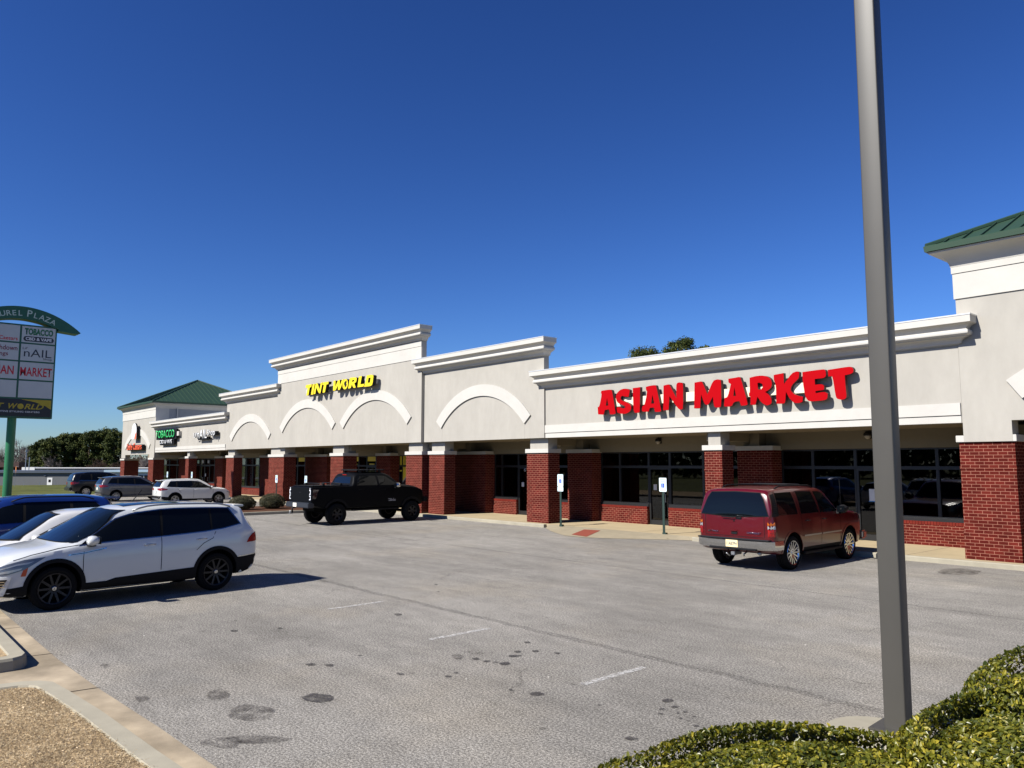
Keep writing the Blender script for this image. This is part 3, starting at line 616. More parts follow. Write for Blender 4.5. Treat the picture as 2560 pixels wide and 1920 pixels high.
# wall lamps under the soffit
lamps = []
def wall_lamp(x, lab, z=3.32):
    t = empty('wall_lamp', (x, GY-.12, z)); tag(t, lab, 'lamp', 'wall lamps above the shop windows')
    h = MB().lathe([(-.02, .0), (-.02, .115), (.03, .125), (.06, .11), (.11, .055), (.12, 0)], 20, 'z', (0, -.09, 0)); h.box(-.1, .1, -.03, 0, -.1, .12); h.build('lamp_housing', M_frame, t, smooth=True, sharp=40)
    g = MB().lathe([(-.022, .10), (-.07, .085), (-.11, .05), (-.125, 0)], 20, 'z', (0, -.09, 0)); g.build('lamp_glass', pm('frosted_lens', (.30, .28, .24), .4), t, smooth=True)
wall_lamp(-18.9, 'bronze dome wall lamp over the window to the left of the maroon SUV'); wall_lamp(-10.85, 'bronze dome wall lamp above the window just left of the tall light pole')
wall_lamp(-24.3, 'bronze dome wall lamp above the glass door marked G'); wall_lamp(-56.3, 'small wall lamp above the curtained windows')
wall_lamp(-67.6, 'small dark wall lamp above the tobacco shop door'); wall_lamp(-70.3, 'small dark wall lamp beside the brick pier nearest the far tower')
rebase(bld, (-40, 24, 0))
# ------------------------------------------------------------------ wall signs
def trace(pts, o, s, Y):
    return [(lambda p: (p.x, p.z))(atY(o[0]+x/s, o[1]+y/s, Y)) for x, y in pts]
def smooth_poly(p, corner=35, it=1):
    for _ in range(it):
        q = []
        n = len(p)
        for i in range(n):
            a, b, c = Vector(p[i-1]), Vector(p[i]), Vector(p[(i+1) % n]); d1, d2 = b-a, c-b
            ang = abs(math.degrees(d1.angle(d2))) if d1.length and d2.length else 0
            if ang > 62: q.append(tuple(b)); continue
            q.append(tuple(b.lerp(a, .22))); q.append(tuple(b.lerp(c, .22)))
        p = q
    return p
def letter(pts, hole, o, s, Y, d, parent, mface, mside):
    lo = smooth_poly(trace(pts, o, s, Y)); ho = [trace(hole, o, s, Y)] if hole else []
    b = MB(); b.prism(lo, 'y', Y, Y+d, 0, ho); ob = b.build('letter', [mface, mside], parent)
    for p in ob.data.polygons: p.material_index = 0 if abs(p.normal.y) > .9 else 1
    return ob
AO, AS = (1460, 900), 3.16
ASIAN = [
 ([(137,243),(175,237),(213,233),(222,245),(250,420),(243,428),(205,430),(197,390),(165,395),(155,432),(112,430),(110,415),(108,372),(122,366),(140,272),(133,262)], [(172,362),(182,300),(192,359)]),
 ([(335,226),(357,234),(362,242),(352,290),(322,290),(305,282),(292,288),(288,305),(300,322),(340,335),(368,352),(375,380),(362,408),(330,425),(290,425),(262,415),(258,375),(282,372),(310,385),(325,375),(322,362),(290,350),(262,335),(250,300),(258,262),(285,236),(310,227)], None),
 ([(385,222),(443,214),(440,410),(430,416),(400,418),(390,390)], None),
 ([(488,212),(520,203),(560,198),(570,202),(610,400),(600,410),(560,410),(552,375),(520,378),(510,408),(462,408),(456,400),(460,365),(478,358),(500,250),(490,238)], [(530,345),(540,275),(555,343)]),
 ([(628,202),(665,192),(675,195),(730,300),(728,200),(735,182),(750,176),(775,180),(783,192),(783,380),(770,392),(745,388),(675,285),(668,395),(625,397)], None),
 ([(873,178),(925,168),(935,175),(975,270),(1018,165),(1050,152),(1075,155),(1083,165),(1085,365),(1070,375),(1035,375),(1025,360),(1018,290),(985,350),(965,355),(950,345),(925,270),(918,380),(870,383)], None),
 ([(1140,148),(1190,140),(1225,133),(1238,140),(1295,345),(1285,358),(1240,362),(1228,325),(1185,330),(1165,368),(1110,368),(1105,362),(1110,300),(1135,292),(1160,190),(1140,178)], [(1180,285),(1187,215),(1200,282)]),
 ([(1308,140),(1350,128),(1400,122),(1445,128),(1475,150),(1485,185),(1480,215),(1455,240),(1430,252),(1462,275),(1482,310),(1482,340),(1468,352),(1440,360),(1400,335),(1370,290),(1355,352),(1315,355),(1315,290),(1303,285),(1303,260),(1310,255)], [(1375,232),(1370,182),(1385,178),(1410,190),(1412,215),(1395,235)]),
 ([(1498,118),(1575,103),(1580,190),(1640,105),(1680,88),(1700,95),(1698,140),(1685,155),(1640,200),(1630,240),(1660,270),(1700,285),(1730,290),(1725,330),(1700,340),(1660,340),(1620,300),(1595,250),(1590,335),(1575,345),(1520,345),(1515,190),(1500,165)], None),
 ([(1725,95),(1890,72),(1908,80),(1912,125),(1895,142),(1822,150),(1825,195),(1880,190),(1898,205),(1895,235),(1870,240),(1828,245),(1830,262),(1900,250),(1925,265),(1922,305),(1900,318),(1790,328),(1765,318),(1745,280),(1728,170)], None),
 ([(1925,78),(2090,52),(2115,55),(2130,75),(2125,100),(2100,112),(2060,120),(2065,200),(2075,290),(2062,308),(2030,315),(1995,305),(1985,270),(1970,170),(1960,128),(1930,130)], None)]
sg = empty('letter_sign', (-15.0, YF-.03, 4.3)); tag(sg, 'big red raised letters reading ASIAN MARKET on the low parapet', 'sign')
M_redside = pm('dark_red_return', (.055, .012, .012), .5)
for pts, hole in ASIAN: letter(pts, hole, AO, AS, YF-.27, .13, sg, M_red, M_redside)
zr = (atY(1460+850/3.16, 900+272/3.16, YF-.1).z + atY(1460+1900/3.16, 900+215/3.16, YF-.1).z)/2
MB().box(-19.2, -11.35, YF-.14, YF-.002, zr-.17, zr+.13).build('raceway', M_cream, sg)
c_ = MB(); 
for pts, hole in ASIAN:
    q = trace(pts, AO, AS, YF-.2); x = sum(p[0] for p in q)/len(q); c_.box(x-.03, x+.03, YF-.139, YF-.02, 5.0, 5.02)
rebase_ch = lambda r: [setattr(ch, 'location', ch.location - r.location) for ch in r.children]
rebase_ch(sg)
TO, TS = (540, 780), 3.95
TINT = [
 ([(888,722),(945,712),(942,740),(925,745),(912,822),(892,825),(905,748),(885,750)], None), ([(955,712),(975,709),(958,815),(937,817)], None),
 ([(985,706),(1003,703),(1022,765),(1035,698),(1052,695),(1030,802),(1015,803),(990,745),(980,808),(962,812)], None),
 ([(1056,695),(1112,686),(1108,712),(1090,715),(1075,793),(1052,797),(1065,718),(1050,720)], None),
 ([(1160,680),(1180,677),(1178,740),(1205,673),(1222,670),(1222,730),(1245,667),(1262,664),(1225,768),(1205,770),(1203,725),(1180,775),(1155,778)], None),
 ([(1322,650),(1375,643),(1390,652),(1385,690),(1365,705),(1380,745),(1355,750),(1342,712),(1330,752),(1305,756)], [(1342,690),(1347,672),(1366,669),(1362,686)]),
 ([(1412,636),(1440,632),(1425,715),(1462,709),(1457,735),(1397,744)], None),
 ([(1490,625),(1540,618),(1555,628),(1545,715),(1525,732),(1462,738)], [(1497,700),(1507,650),(1528,647),(1520,696)])]
YT = YF-.23
s2 = empty('letter_sign', (-41.5, YT-.03, 6.6)); tag(s2, 'yellow raised slanted letters reading TINT WORLD on the tall parapet', 'sign')
for pts, hole in TINT: letter(pts, hole, TO, TS, YT-.42, .20, s2, M_yellow, M_black)
el = [(1276+27*math.cos(a*math.pi/10)+5*math.sin(a*math.pi/10), 712-52*math.sin(a*math.pi/10)) for a in range(20)]
letter(el, None, TO, TS, YT-.42, .20, s2, M_yellow, M_black)
gb = MB()
for blob in ([(1268,690),(1280,680),(1290,690),(1284,705),(1290,718),(1282,735),(1276,745),(1270,728),(1262,712)], [(1286,672),(1294,680),(1292,690)], [(1258,722),(1264,735),(1262,744)]): gb.prism(trace(blob, TO, TS, YT-.43), 'y', YT-.428, YT-.4202)
gb.build('globe_emblem', M_black, s2)
for a, c in ((885, 1110), (1160, 1590)):
    p, q = atY(TO[0]+a/TS, TO[1]+770/TS, YT-.1), atY(TO[0]+c/TS, TO[1]+680/TS, YT-.1); z = 6.72
    MB().box(p.x+.3, q.x, YT-.22, YT-.002, z-.13, z+.1).build('raceway', pm('beige_raceway', (.45, .43, .39), .6), s2)
rebase_ch(s2)
def cloud(name, label, items, base, backs=(), extra=None):
    t = empty(name, base); tag(t, label, 'sign')
    for (s, x0, x1, z0, z1, mf, ms, wt) in items:
        text_on('lettering', s, (x0, base[1]-.16, z0), (1, 0, 0), (0, 0, 1), [mf, ms], t, width=x1-x0, height=z1-z0, extrude=.05, weight=wt*.35)
    for (x0, x1, z0, z1, m) in backs: MB().box(x0, x1, base[1]-.058, base[1]+.02, z0, z1).build('backer', m, t, bevel=.02)
    rebase_ch(t); return t
M_gl = pm('green_letter_face', (.02, .42, .10), .4); M_or = pm('orange_letter_face', (.85, .10, .015), .4)
YS = YF-.22
t_ = cloud('shop_sign', 'green and white raised sign reading TOBACCO CBD & VAPE on the far low parapet', [('TOBACCO', -71.35, -66.45, 4.62, 5.28, M_gl, M_black, .035), ('CBD & VAPE', -70.25, -66.95, 4.14, 4.46, M_white, M_black, .03)], (-69, YS, 4.7))
def backing(t, x0, x1, z0, z1, m=M_black, y=YS, r=.12):
    b = MB(); pts = []
    for cx, cz, a0 in ((x1-r, z1-r, 0), (x0+r, z1-r, 90), (x0+r, z0+r, 180), (x1-r, z0+r, 270)):
        for k in range(6): a = R_(a0+k*18); pts.append((cx+r*math.cos(a), cz+r*math.sin(a)))
    b.prism(pts, 'y', y-.055, y+.12); o = b.build('backer', m, t); o.location = -t.location; return o
backing(t_, -71.5, -66.2, 4.5, 5.34); backing(t_, -70.45, -66.75, 4.03, 4.55)
bxx = bx('transformer_box', (-66.2, -65.75, YS-.02, YF, 4.75, 5.1), pm('beige_raceway', (.45, .43, .39)), t_); bxx.location = -t_.location
t_ = cloud('shop_sign', 'white raised sign with dark outline reading Lil nAIL Shop on the far low parapet', [("Lil'", -61.75, -61.1, 4.45, 4.85, M_white, M_black, .02), ('nAIL', -61.0, -58.95, 4.36, 5.02, M_white, M_black, .035), ('Shop', -58.9, -57.3, 4.42, 4.98, M_white, M_black, .03)], (-59.6, YS, 4.6))
backing(t_, -61.1, -58.85, 4.26, 4.5, r=.05); backing(t_, -58.6, -57.25, 4.55, 4.85, r=.05)
t_ = cloud('shop_sign', 'orange raised letters reading Little Caesars on the far end tower', [('Little Caesars', -79.85, -75.2, 3.72, 4.34, M_or, M_black, .03)], (-77.5, YS-.05, 4.0))
backing(t_, -79.95, -75.1, 3.68, 4.2, y=YS-.05, r=.1)
lg = empty('logo_sign', (-77.6, YS-.05, 4.8)); tag(lg, 'white round topped logo panel above the orange letters on the far tower', 'sign')
pts = [(-78.5, 4.72), (-76.95, 4.72), (-76.95, 5.5)] + [(-77.725+.775*math.cos(R_(a)), 5.5+.72*math.sin(R_(a))) for a in range(10, 180, 14)] + [(-78.5, 5.5)]
q = MB(); q.prism(pts, 'y', YS-.22, YS-.08); q = q.build('panel_face', [M_white, M_black], lg)
for p in q.data.polygons: p.material_index = 0 if abs(p.normal.y) > .9 else 1
MB().prism([(-77.55, 4.73), (-77.0, 4.73), (-77.0, 5.35), (-77.3, 5.2)], 'y', YS-.226, YS-.221).build('orange_print', M_or, lg); rebase_ch(lg)
# ------------------------------------------------------------------ accessible parking signs
M_plate = pm('pale_reflective_plate', (.62, .74, .76), .35); M_blue = pm('blue_symbol_plate', (.01, .07, .45), .4); M_gtxt = pm('green_sign_ink', (.12, .35, .18), .5)
def park_sign(x, y, h, label, second=False, z0=.0, face=0):
    t = empty('parking_sign', (x, y, z0), R_(face)); tag(t, label, 'sign', 'accessible parking signs along the kerb')
    p = MB(); p.box(-.03, .03, -.015, .015, 0, h-.05); p.box(-.045, -.03, -.02, .0, 0, h-.05); p.box(.03, .045, -.02, 0, 0, h-.05); p.build('sign_post', M_gpost, t)
    MB().box(-.05, .1, -.04, .05, 0, .14).build('post_base', M_gpost, t)
    top = h; w, hh = .1525, .46
    def plate(z0, z1, nm):
        r = .03; pts = []
        for cx, cz, a0 in ((w-r, z1-r, 0), (-w+r, z1-r, 90), (-w+r, z0+r, 180), (w-r, z0+r, 270)):
            for k in range(4): a = R_(a0+k*30); pts.append((cx+r*math.cos(a), cz+r*math.sin(a)))
        b = MB(); b.prism(pts, 'y', -.027, -.022); return b.build(nm, M_plate, t)
    pl = plate(top-hh, top, 'sign_plate')
    text_on('lettering', 'RESERVED', (-.11, -.0285, top-.085), (1, 0, 0), (0, 0, 1), M_gtxt, pl, width=.22, height=.05, weight=.01)
    text_on('lettering', 'PARKING', (-.095, -.0285, top-.155), (1, 0, 0), (0, 0, 1), M_gtxt, pl, width=.19, height=.05, weight=.01)
    MB().box(-.065, .065, -.0295, -.0275, top-.325, top-.185).build('symbol_plate', M_blue, pl)
    c = MB(); yy = -.031; cz = top-.28
    c.lathe([(yy, .015), (yy, .0)], 12, 'y', (-.008, 0, top-.205)); 
    n = 16
    for k in range(n):
        a0, a1 = R_(150+k*240/n), R_(150+(k+1)*240/n)
        c.face([(-.005+.030*math.cos(a0), yy, cz+.030*math.sin(a0)), (-.005+.030*math.cos(a1), yy, cz+.030*math.sin(a1)), (-.005+.040*math.cos(a1), yy, cz+.040*math.sin(a1)), (-.005+.040*math.cos(a0), yy, cz+.040*math.sin(a0))])
    c.box(-.014, -.002, yy, yy+.001, top-.265, top-.222); c.box(-.002, .025, yy, yy+.001, top-.268, top-.256); c.box(.02, .032, yy, yy+.001, top-.305, top-.262); c.box(-.002, .022, yy, yy+.001, top-.243, top-.235)
    for v_ in c.v: v_.x *= .72; v_.z = cz+.02+(v_.z-cz-.02)*.78
    c.build('wheelchair_symbol', M_white, pl, fixn=False)
    for k, tx in enumerate(('VAN ACCESS', 'FINE $50')): text_on('lettering', tx, (-.09, -.0285, top-.375-k*.05), (1, 0, 0), (0, 0, 1), M_gtxt, pl, width=.18, height=.03)
    if second:
        pl2 = plate(top-.64, top-hh-.01, 'sign_plate'); text_on('lettering', 'VAN ACCESSIBLE', (-.11, -.0285, top-.55), (1, 0, 0), (0, 0, 1), M_gtxt, pl2, width=.22, height=.045)
    return t
p = atZ(1402.7, 1320.5, .03); park_sign(p.x, p.y, 2.02-.0, 'wheelchair parking sign with a second plate below it, beside the wide brick pier', True, .03)
p = atZ(1660.8, 1342, .03); park_sign(p.x, p.y, 1.95, 'blue wheelchair parking sign on a single plate left of the maroon SUV', False, .03)
park_sign(-46.2, 20.72, 1.75, 'pale parking sign casting its shadow on the brick pier behind the round bushes', False, .0)
park_sign(-42.2, 20.72, 1.75, 'pale parking sign rising just above the bed of the black pickup', False, .0)
park_sign(-67.3, 20.72, 1.80, 'pale parking sign in front of the slim pier of the tobacco shop', False, .0)
park_sign(-61.45, 20.72, 1.83, 'pale parking sign behind the bonnet of the white crossover', False, .0)
# ------------------------------------------------------------------ light pole in the foreground
pb = atZ(2197, 1815, .14); lp = empty('light_pole', (-3.27, 7.52, -.12), R_(4)); tag(lp, 'tall square dark bronze parking lot light pole rising from the clipped hedge', 'light pole')
s = .096; b = MB()
o_ = [(-s, -s), (s, -s), (s, s), (-s, s)]; r = .016; ring = []
for (cx, cy), a0 in zip(((-s+r, -s+r), (s-r, -s+r), (s-r, s-r), (-s+r, s-r)), (180, 270, 0, 90)):
    for k in range(4): a = R_(a0+k*30); ring.append((cx+r*math.cos(a), cy+r*math.sin(a)))
n = len(ring); v = [(x*kk+dx, y*kk, z) for z, kk, dx in ((.16, 1, 0), (9.1, 1.0, -.0)) for x, y in ring]
b.faces(v, [(i, (i+1) % n, n+(i+1) % n, n+i) for i in range(n)] + [tuple(range(n, 2*n))]); b.build('pole_shaft', M_bronze, lp, smooth=True, sharp=25)
MB().box(-.2, .2, -.2, .2, .1475, .172).build('base_plate', M_bronze, lp, bevel=.006)
h = MB(); h.box(-.25, .25, -.9, -.15, 9.0, 9.14); h.box(-.05, .05, -.2, .2, 9.03, 9.1); h.build('lamp_head', M_bronze, lp, bevel=.02)
MB().box(-.21, .21, -.86, -.2, 8.985, 8.999).build('lamp_lens', pm('lamp_lens', (.5, .5, .48), .3), lp)
f_ = MB().lathe([(0, .44), (.135, .43), (.147, .41), (.147, 0)], 48, 'z', (-.13, -.17, 0)); f_.build('concrete_footing', M_curb, lp, smooth=True, sharp=30)
lp.rotation_euler = (R_(.0), R_(.28), R_(4))
# ------------------------------------------------------------------ plaza pylon sign (facing +X)
XS = -56.0; py = empty('pylon_sign', (XS-.3, 8.12, 0)); tag(py, 'tall green framed plaza sign listing the shops under a green arch', 'sign')
MB().lathe([(0, .36), (.05, .36), (.05, .245), (5.3, .245)], 28, 'z', (XS-.35, 8.0, 0)).build('sign_pole', M_greenp, py, smooth=True, sharp=35)
Y0, Y1 = 6.13, 10.10
M_gsh = pm('dark_green_cabinet', (.012, .085, .05), .45)
b = MB(); b.box(XS-.6, XS-.02, Y0, Y1, 5.26, 11.1); b.build('sign_cabinet', M_gsh, py, bevel=.01)
rows = [11.05, 9.93, 8.79, 7.62, 6.48, 5.33]; YD = 8.13
M_panel = pm('white_acrylic_panel', (.42, .44, .44), .25, var=.03, vscale=2)
def ptext(s, y, z, w, hgt, m, par, wt=.0, sh=0.0, dx=.006): return text_on('lettering', s, (XS+dx, y, z), (0, 1, 0), (0, 0, 1), m, par, width=w, height=hgt, weight=wt, shear=sh)
pan = {}
for i in range(4):
    for j, (a, c) in enumerate(((Y0+.08, YD-.055), (YD+.055, Y1-.09))):
        pan[i, j] = bx('sign_panel', (XS-.03, XS, a, c, rows[i+1]+.05, rows[i]-.05), M_panel, py)
M_dr = pm('dark_red_print', (.45, .008, .02), .4); M_maroon = pm('maroon_print', (.16, .008, .03), .4); M_gp = pm('green_print', (.01, .16, .05), .4); M_navy = pm('navy_print', (.015, .018, .03), .4); M_w2 = pm('white_print', (.6, .62, .64), .4)
ptext('TOBACCO', 8.33, 10.47, 1.55, .42, M_navy, pan[0, 1], .05, dx=.004); ptext('TOBACCO', 8.36, 10.49, 1.49, .38, M_gp, pan[0, 1], .015, dx=.008)
cp = []; 
for cy_, a0 in ((9.78, -90), (8.44, 90)): cp += [(cy_+.16*math.cos(R_(a0+k*20)), 10.22+.16*math.sin(R_(a0+k*20))) for k in range(10)]
MB().prism(cp, 'x', XS+.001, XS+.005).build('capsule_print', M_navy, pan[0, 1]); ptext('CBD & VAPE', 8.4, 10.13, 1.42, .19, M_w2, pan[0, 1], .03, dx=.008)
ptext("Lil'", 8.28, 9.55, .26, .14, M_navy, pan[1, 1]); ptext('nAIL', 8.36, 9.10, 1.5, .48, M_navy, pan[1, 1], .0); ptext('Shop', 9.4, 8.9, .5, .17, M_navy, pan[1, 1], .005)
ptext('MARKET', 8.22, 7.88, 1.72, .55, M_dr, pan[2, 1], .018); ptext('ASIAN', 6.5, 7.92, 1.38, .55, M_dr, pan[2, 0], .018)
ptext('Touchdown', 6.32, 9.42, 1.68, .30, M_maroon, pan[1, 0], .012); ptext('Wings', 6.6, 9.0, .93, .33, M_maroon, pan[1, 0], .012)
ptext('Little Caesars', 6.3, 10.05, 1.68, .24, M_dr, pan[0, 0], .015)
bp_ = bx('sign_panel', (XS-.03, XS, Y0+.08, Y1-.09, 5.36, 6.43), pm('black_panel_print', (.008, .009, .012), .35), py)
MB().prism([(Y1-.1, 6.42), (8.35, 6.42), (9.1, 6.28), (9.7, 6.05), (Y1-.1, 5.85)], 'x', XS+.001, XS+.004).build('yellow_swoosh', pm('dull_yellow_print', (.36, .28, .01), .4), bp_)
M_dy = MATS['dull_yellow_print']; ptext('TINT', 6.35, 5.82, 1.15, .33, M_dy, bp_, .02, .3); ptext('W', 7.72, 5.82, .48, .33, M_dy, bp_, .02, .3)
MB().lathe([(.006, .17), (.006, .0)], 20, 'x', (XS, 8.36, 5.98)).build('globe_print', M_dy, bp_, fixn=False); ptext('RLD', 8.56, 5.82, 1.05, .33, M_dy, bp_, .02, .3)
ptext('AUTOMOTIVE STYLING CENTERS', 6.5, 5.6, 2.9, .1, M_w2, bp_, .01)
# arched top
def ell(cy_, cz, ry, rz, a0, a1, n=28): return [(cy_+ry*math.sin(R_(a0+(a1-a0)*k/n)), cz+rz*math.cos(R_(a0+(a1-a0)*k/n))) for k in range(n+1)]
AC = 8.12; top = []
for k in range(33):
    y = AC-3.3+6.6*k/32; u = (y-AC)/3.3; top.append((y, 12.2-1.33*u*u*(.92+.08*u*u)))
inn = []
for k in range(25):
    y = AC+1.72-3.44*k/24; u = (y-AC)/1.72; inn.append((y, 11.42-.34*u*u))
poly = [(AC-3.3, 10.84)] + top[1:-1] + [(AC+3.3, 10.86), (AC+3.12, 10.77), (AC+2.06, 10.86), (AC+1.98, 11.02)] + inn + [(AC-1.98, 11.02), (AC-2.06, 10.86), (AC-3.12, 10.77)]
MB().prism(poly, 'x', XS-.75, XS+.12).build('sign_arch', M_gsh, py)
word = 'LAUREL PLAZA'; n = len(word); ys = [5.95, 6.22, 6.5, 6.83, 7.13, 7.42, 0, 7.95, 8.42, 8.75, 9.13, 9.5]
ys = [AC-2.1, AC-1.63, AC-1.3, AC-.93, AC-.58, AC-.22, 0, AC+.30, AC+.72, AC+1.03, AC+1.38, AC+1.72]
for ch, y in zip(word, ys):
    if ch == ' ': continue
    u = (y-AC)/3.3; z = 12.2-1.33*u*u*.95; sl = -2*1.33*u/3.3; up = Vector((0, -sl, 1)).normalized(); ri = Vector((0, 1, sl)).normalized(); H = .42 if ch == 'P' or y < AC-2 else .33
    text_on('lettering', ch, Vector((XS+.126, y, z)) - up*(.60+.0), ri, up, pm('pale_green_lettering', (.42, .52, .47), .5), py, height=H, weight=.008)
rebase_ch(py)
# kerbed island round the pylon
kerb('kerb', [(-58.0, 4.5), (-54.2, 4.5), (-53.6, 5.2), (-53.6, 10.6), (-54.2, 11.2), (-58.0, 11.2), (-58.6, 10.6), (-58.6, 5.2)], .16, .14, M_curb, close=True); flat('planting_bed', [(-58.4, 4.7), (-53.8, 4.7), (-53.8, 11.0), (-58.4, 11.0)], .09, M_mulch)
# ------------------------------------------------------------------ planted island with round bushes
kerb('kerb', [(-41.8, 14.1), (-37.0, 14.05), (-36.62, 14.15), (-36.5, 14.45), (-36.5, 20.94), (-36.5, 20.95), (-41.9, 20.95), (-41.9, 14.3)], .17, .145, M_curb, close=True)
flat('planting_bed', [(-41.75, 14.2), (-36.7, 14.2), (-36.66, 20.9), (-41.75, 20.9)], .13, M_mulch)
# ------------------------------------------------------------------ vegetation
def leaf_mat(name, c1, c2, c3, scale=9, rough=.45, spec=.5, trans=.15):
    m = bpy.data.materials.new(name); m.use_nodes = True; n = m.node_tree.nodes; l = m.node_tree.links; b = n['Principled BSDF']
    a = n.new('ShaderNodeAttribute'); a.attribute_name = 'leaf'; r = n.new('ShaderNodeValToRGB'); e = r.color_ramp.elements
    e[0].position = 0; e[0].color = (*c1, 1); e[1].position = 1; e[1].color = (*c3, 1); k = e.new(.55); k.color = (*c2, 1)
    l.new(a.outputs['Fac'], r.inputs[0]); l.new(r.outputs[0], b.inputs['Base Color']); b.inputs['Roughness'].default_value = rough; b.inputs['Specular IOR Level'].default_value = spec
    if trans: b.inputs['Transmission Weight'].default_value = 0.0
    tr = n.new('ShaderNodeBsdfTranslucent'); l.new(r.outputs[0], tr.inputs[0]); mx = n.new('ShaderNodeMixShader'); mx.inputs[0].default_value = trans
    out = n['Material Output']; l.new(b.outputs[0], mx.inputs[1]); l.new(tr.outputs[0], mx.inputs[2]); l.new(mx.outputs[0], out.inputs[0])
    MATS[name] = m; return m
M_bark = pm('grey_brown_bark', (.10, .075, .055), .95, var=.2, vscale=8)
def leaves_mesh(name, pts, size, mat, parent=None, rr=random, shape='leaf', up=.3):
    """pts: list of (position, outward normal, value)"""
    v = []; f = []; val = []
    for (p, nrm, q) in pts:
        s = size*rr.uniform(.7, 1.25); d = Vector((rr.gauss(0, 1), rr.gauss(0, 1), rr.gauss(0, 1)+up)).normalized(); n = (Vector(nrm)*.9 + Vector((rr.gauss(0, .55), rr.gauss(0, .55), rr.gauss(0, .55)))).normalized()
        d = (d + Vector(nrm)*.5); d = (d - n*d.dot(n)); 
        if d.length < 1e-3: d = n.orthogonal()
        d.normalize(); w = n.cross(d); b = len(v)
        if shape == 'leaf':
            v += [p - d*s*.5, p - d*s*.05 + w*s*.26 + n*s*.05, p + d*s*.32 + w*s*.17+n*s*.02, p + d*s*.5 - n*s*.06, p + d*s*.32 - w*s*.17+n*s*.02, p - d*s*.05 - w*s*.26 + n*s*.05]
            f += [(b, b+1, b+2, b+3), (b, b+3, b+4, b+5)]; val += [q]*2
        else:
            v += [p - d*s*.5 - w*s*.3, p + w*s*.45, p + d*s*.5 - w*s*.2]; f += [(b, b+1, b+2)]; val += [q]
    me = bpy.data.meshes.new(name); me.from_pydata(v, [], f); at = me.attributes.new('leaf', 'FLOAT', 'FACE'); at.data.foreach_set('value', val); me.update()
    return link(name, me, mat, parent)
def pnoise(p, s): 
    from mathutils import noise
    return noise.noise(Vector(p)*s)
M_hedge = leaf_mat('hedge_leaf', (.030, .046, .004), (.140, .140, .008), (.42, .34, .035), rough=.40, spec=.7, trans=.25)
def hedge(name, label, boxf, zf, n, seed, size=.036, group=None, skirt=None, zother=None):
    """boxf(u,v)->(x,y) over the footprint, zf(x,y)->height of the clipped top"""
    rr = random.Random(seed); t = empty(name, (*boxf(.5, .5), 0)); tag(t, label, 'hedge', group); off = t.location
    pts = []
    for k in range(n):
        x, y = boxf(rr.random(), rr.random()); z = zf(x, y)
        if z is None or z < .12: continue
        e = .03; zx, zy = zf(x+e, y), zf(x, y+e); zx = z if zx is None else zx; zy = z if zy is None else zy
        nr = Vector((-(zx-z)/e, -(zy-z)/e, 1)); 
        if nr.length > 6: nr = nr.normalized()*6
        nr.normalize(); q = (rr.betavariate(1.6, 2.2) + .25*pnoise((x, y, z), 2.3)); dep = abs(rr.gauss(0, .035)) if rr.random() < .8 else rr.uniform(0, .14)
        z0 = z + .03*pnoise((x*1.0, y, 5), 3.5) + .022*pnoise((x, y, 1), 14); p = Vector((x, y, z0)) - nr*(dep-.02)
        pts.append((p - off, nr, min(1, max(0, q))))
    if skirt:
        c, rx, ry, h, pw = skirt
        for k in range(int(n*.75)):
            a = rr.uniform(0, 2*math.pi); ca, sa = math.cos(a), math.sin(a); q_ = 1-.22*rr.random()**1.7
            x = c[0]+rx*math.copysign(abs(ca)**(2/pw), ca)*q_; y = c[1]+ry*math.copysign(abs(sa)**(2/pw), sa)*q_; z = zf(x, y)
            if z is None: continue
            e = .02; zx, zy = zf(x+e, y) or z-.1, zf(x, y+e) or z-.1; nr = Vector((-(zx-z)/e, -(zy-z)/e, 1)).normalized(); p = Vector((x, y, z+.02*pnoise((x, y, 1), 9)))-nr*abs(rr.gauss(0, .03))
            pts.append((p-off, nr, min(1, max(0, rr.betavariate(1.6, 2.2)+.25*pnoise((x, y, z), 2.3)))))
        for k in range(int(n*.45)):
            a = rr.uniform(0, 2*math.pi); ca, sa = math.cos(a), math.sin(a); x = c[0]+rx*math.copysign(abs(ca)**(2/pw), ca)*.985; y = c[1]+ry*math.copysign(abs(sa)**(2/pw), sa)*.985
            z = h*rr.random()**.7; o_ = zother(x, y) if zother else None
            if o_ and o_ > z: continue
            sh = 1-.12*max(0, (z/h-.75)/.25)**2; x = c[0]+(x-c[0])*sh; y = c[1]+(y-c[1])*sh
            nr = Vector((ca, sa, .35)).normalized(); pts.append((Vector((x, y, z))-off-nr*abs(rr.gauss(0, .03)), nr, min(1, max(0, rr.betavariate(1.6, 2.2)+.25*pnoise((x, y, z), 2.3)))))
    leaves_mesh('foliage', pts, size, M_hedge, t, rr)
    return t, off
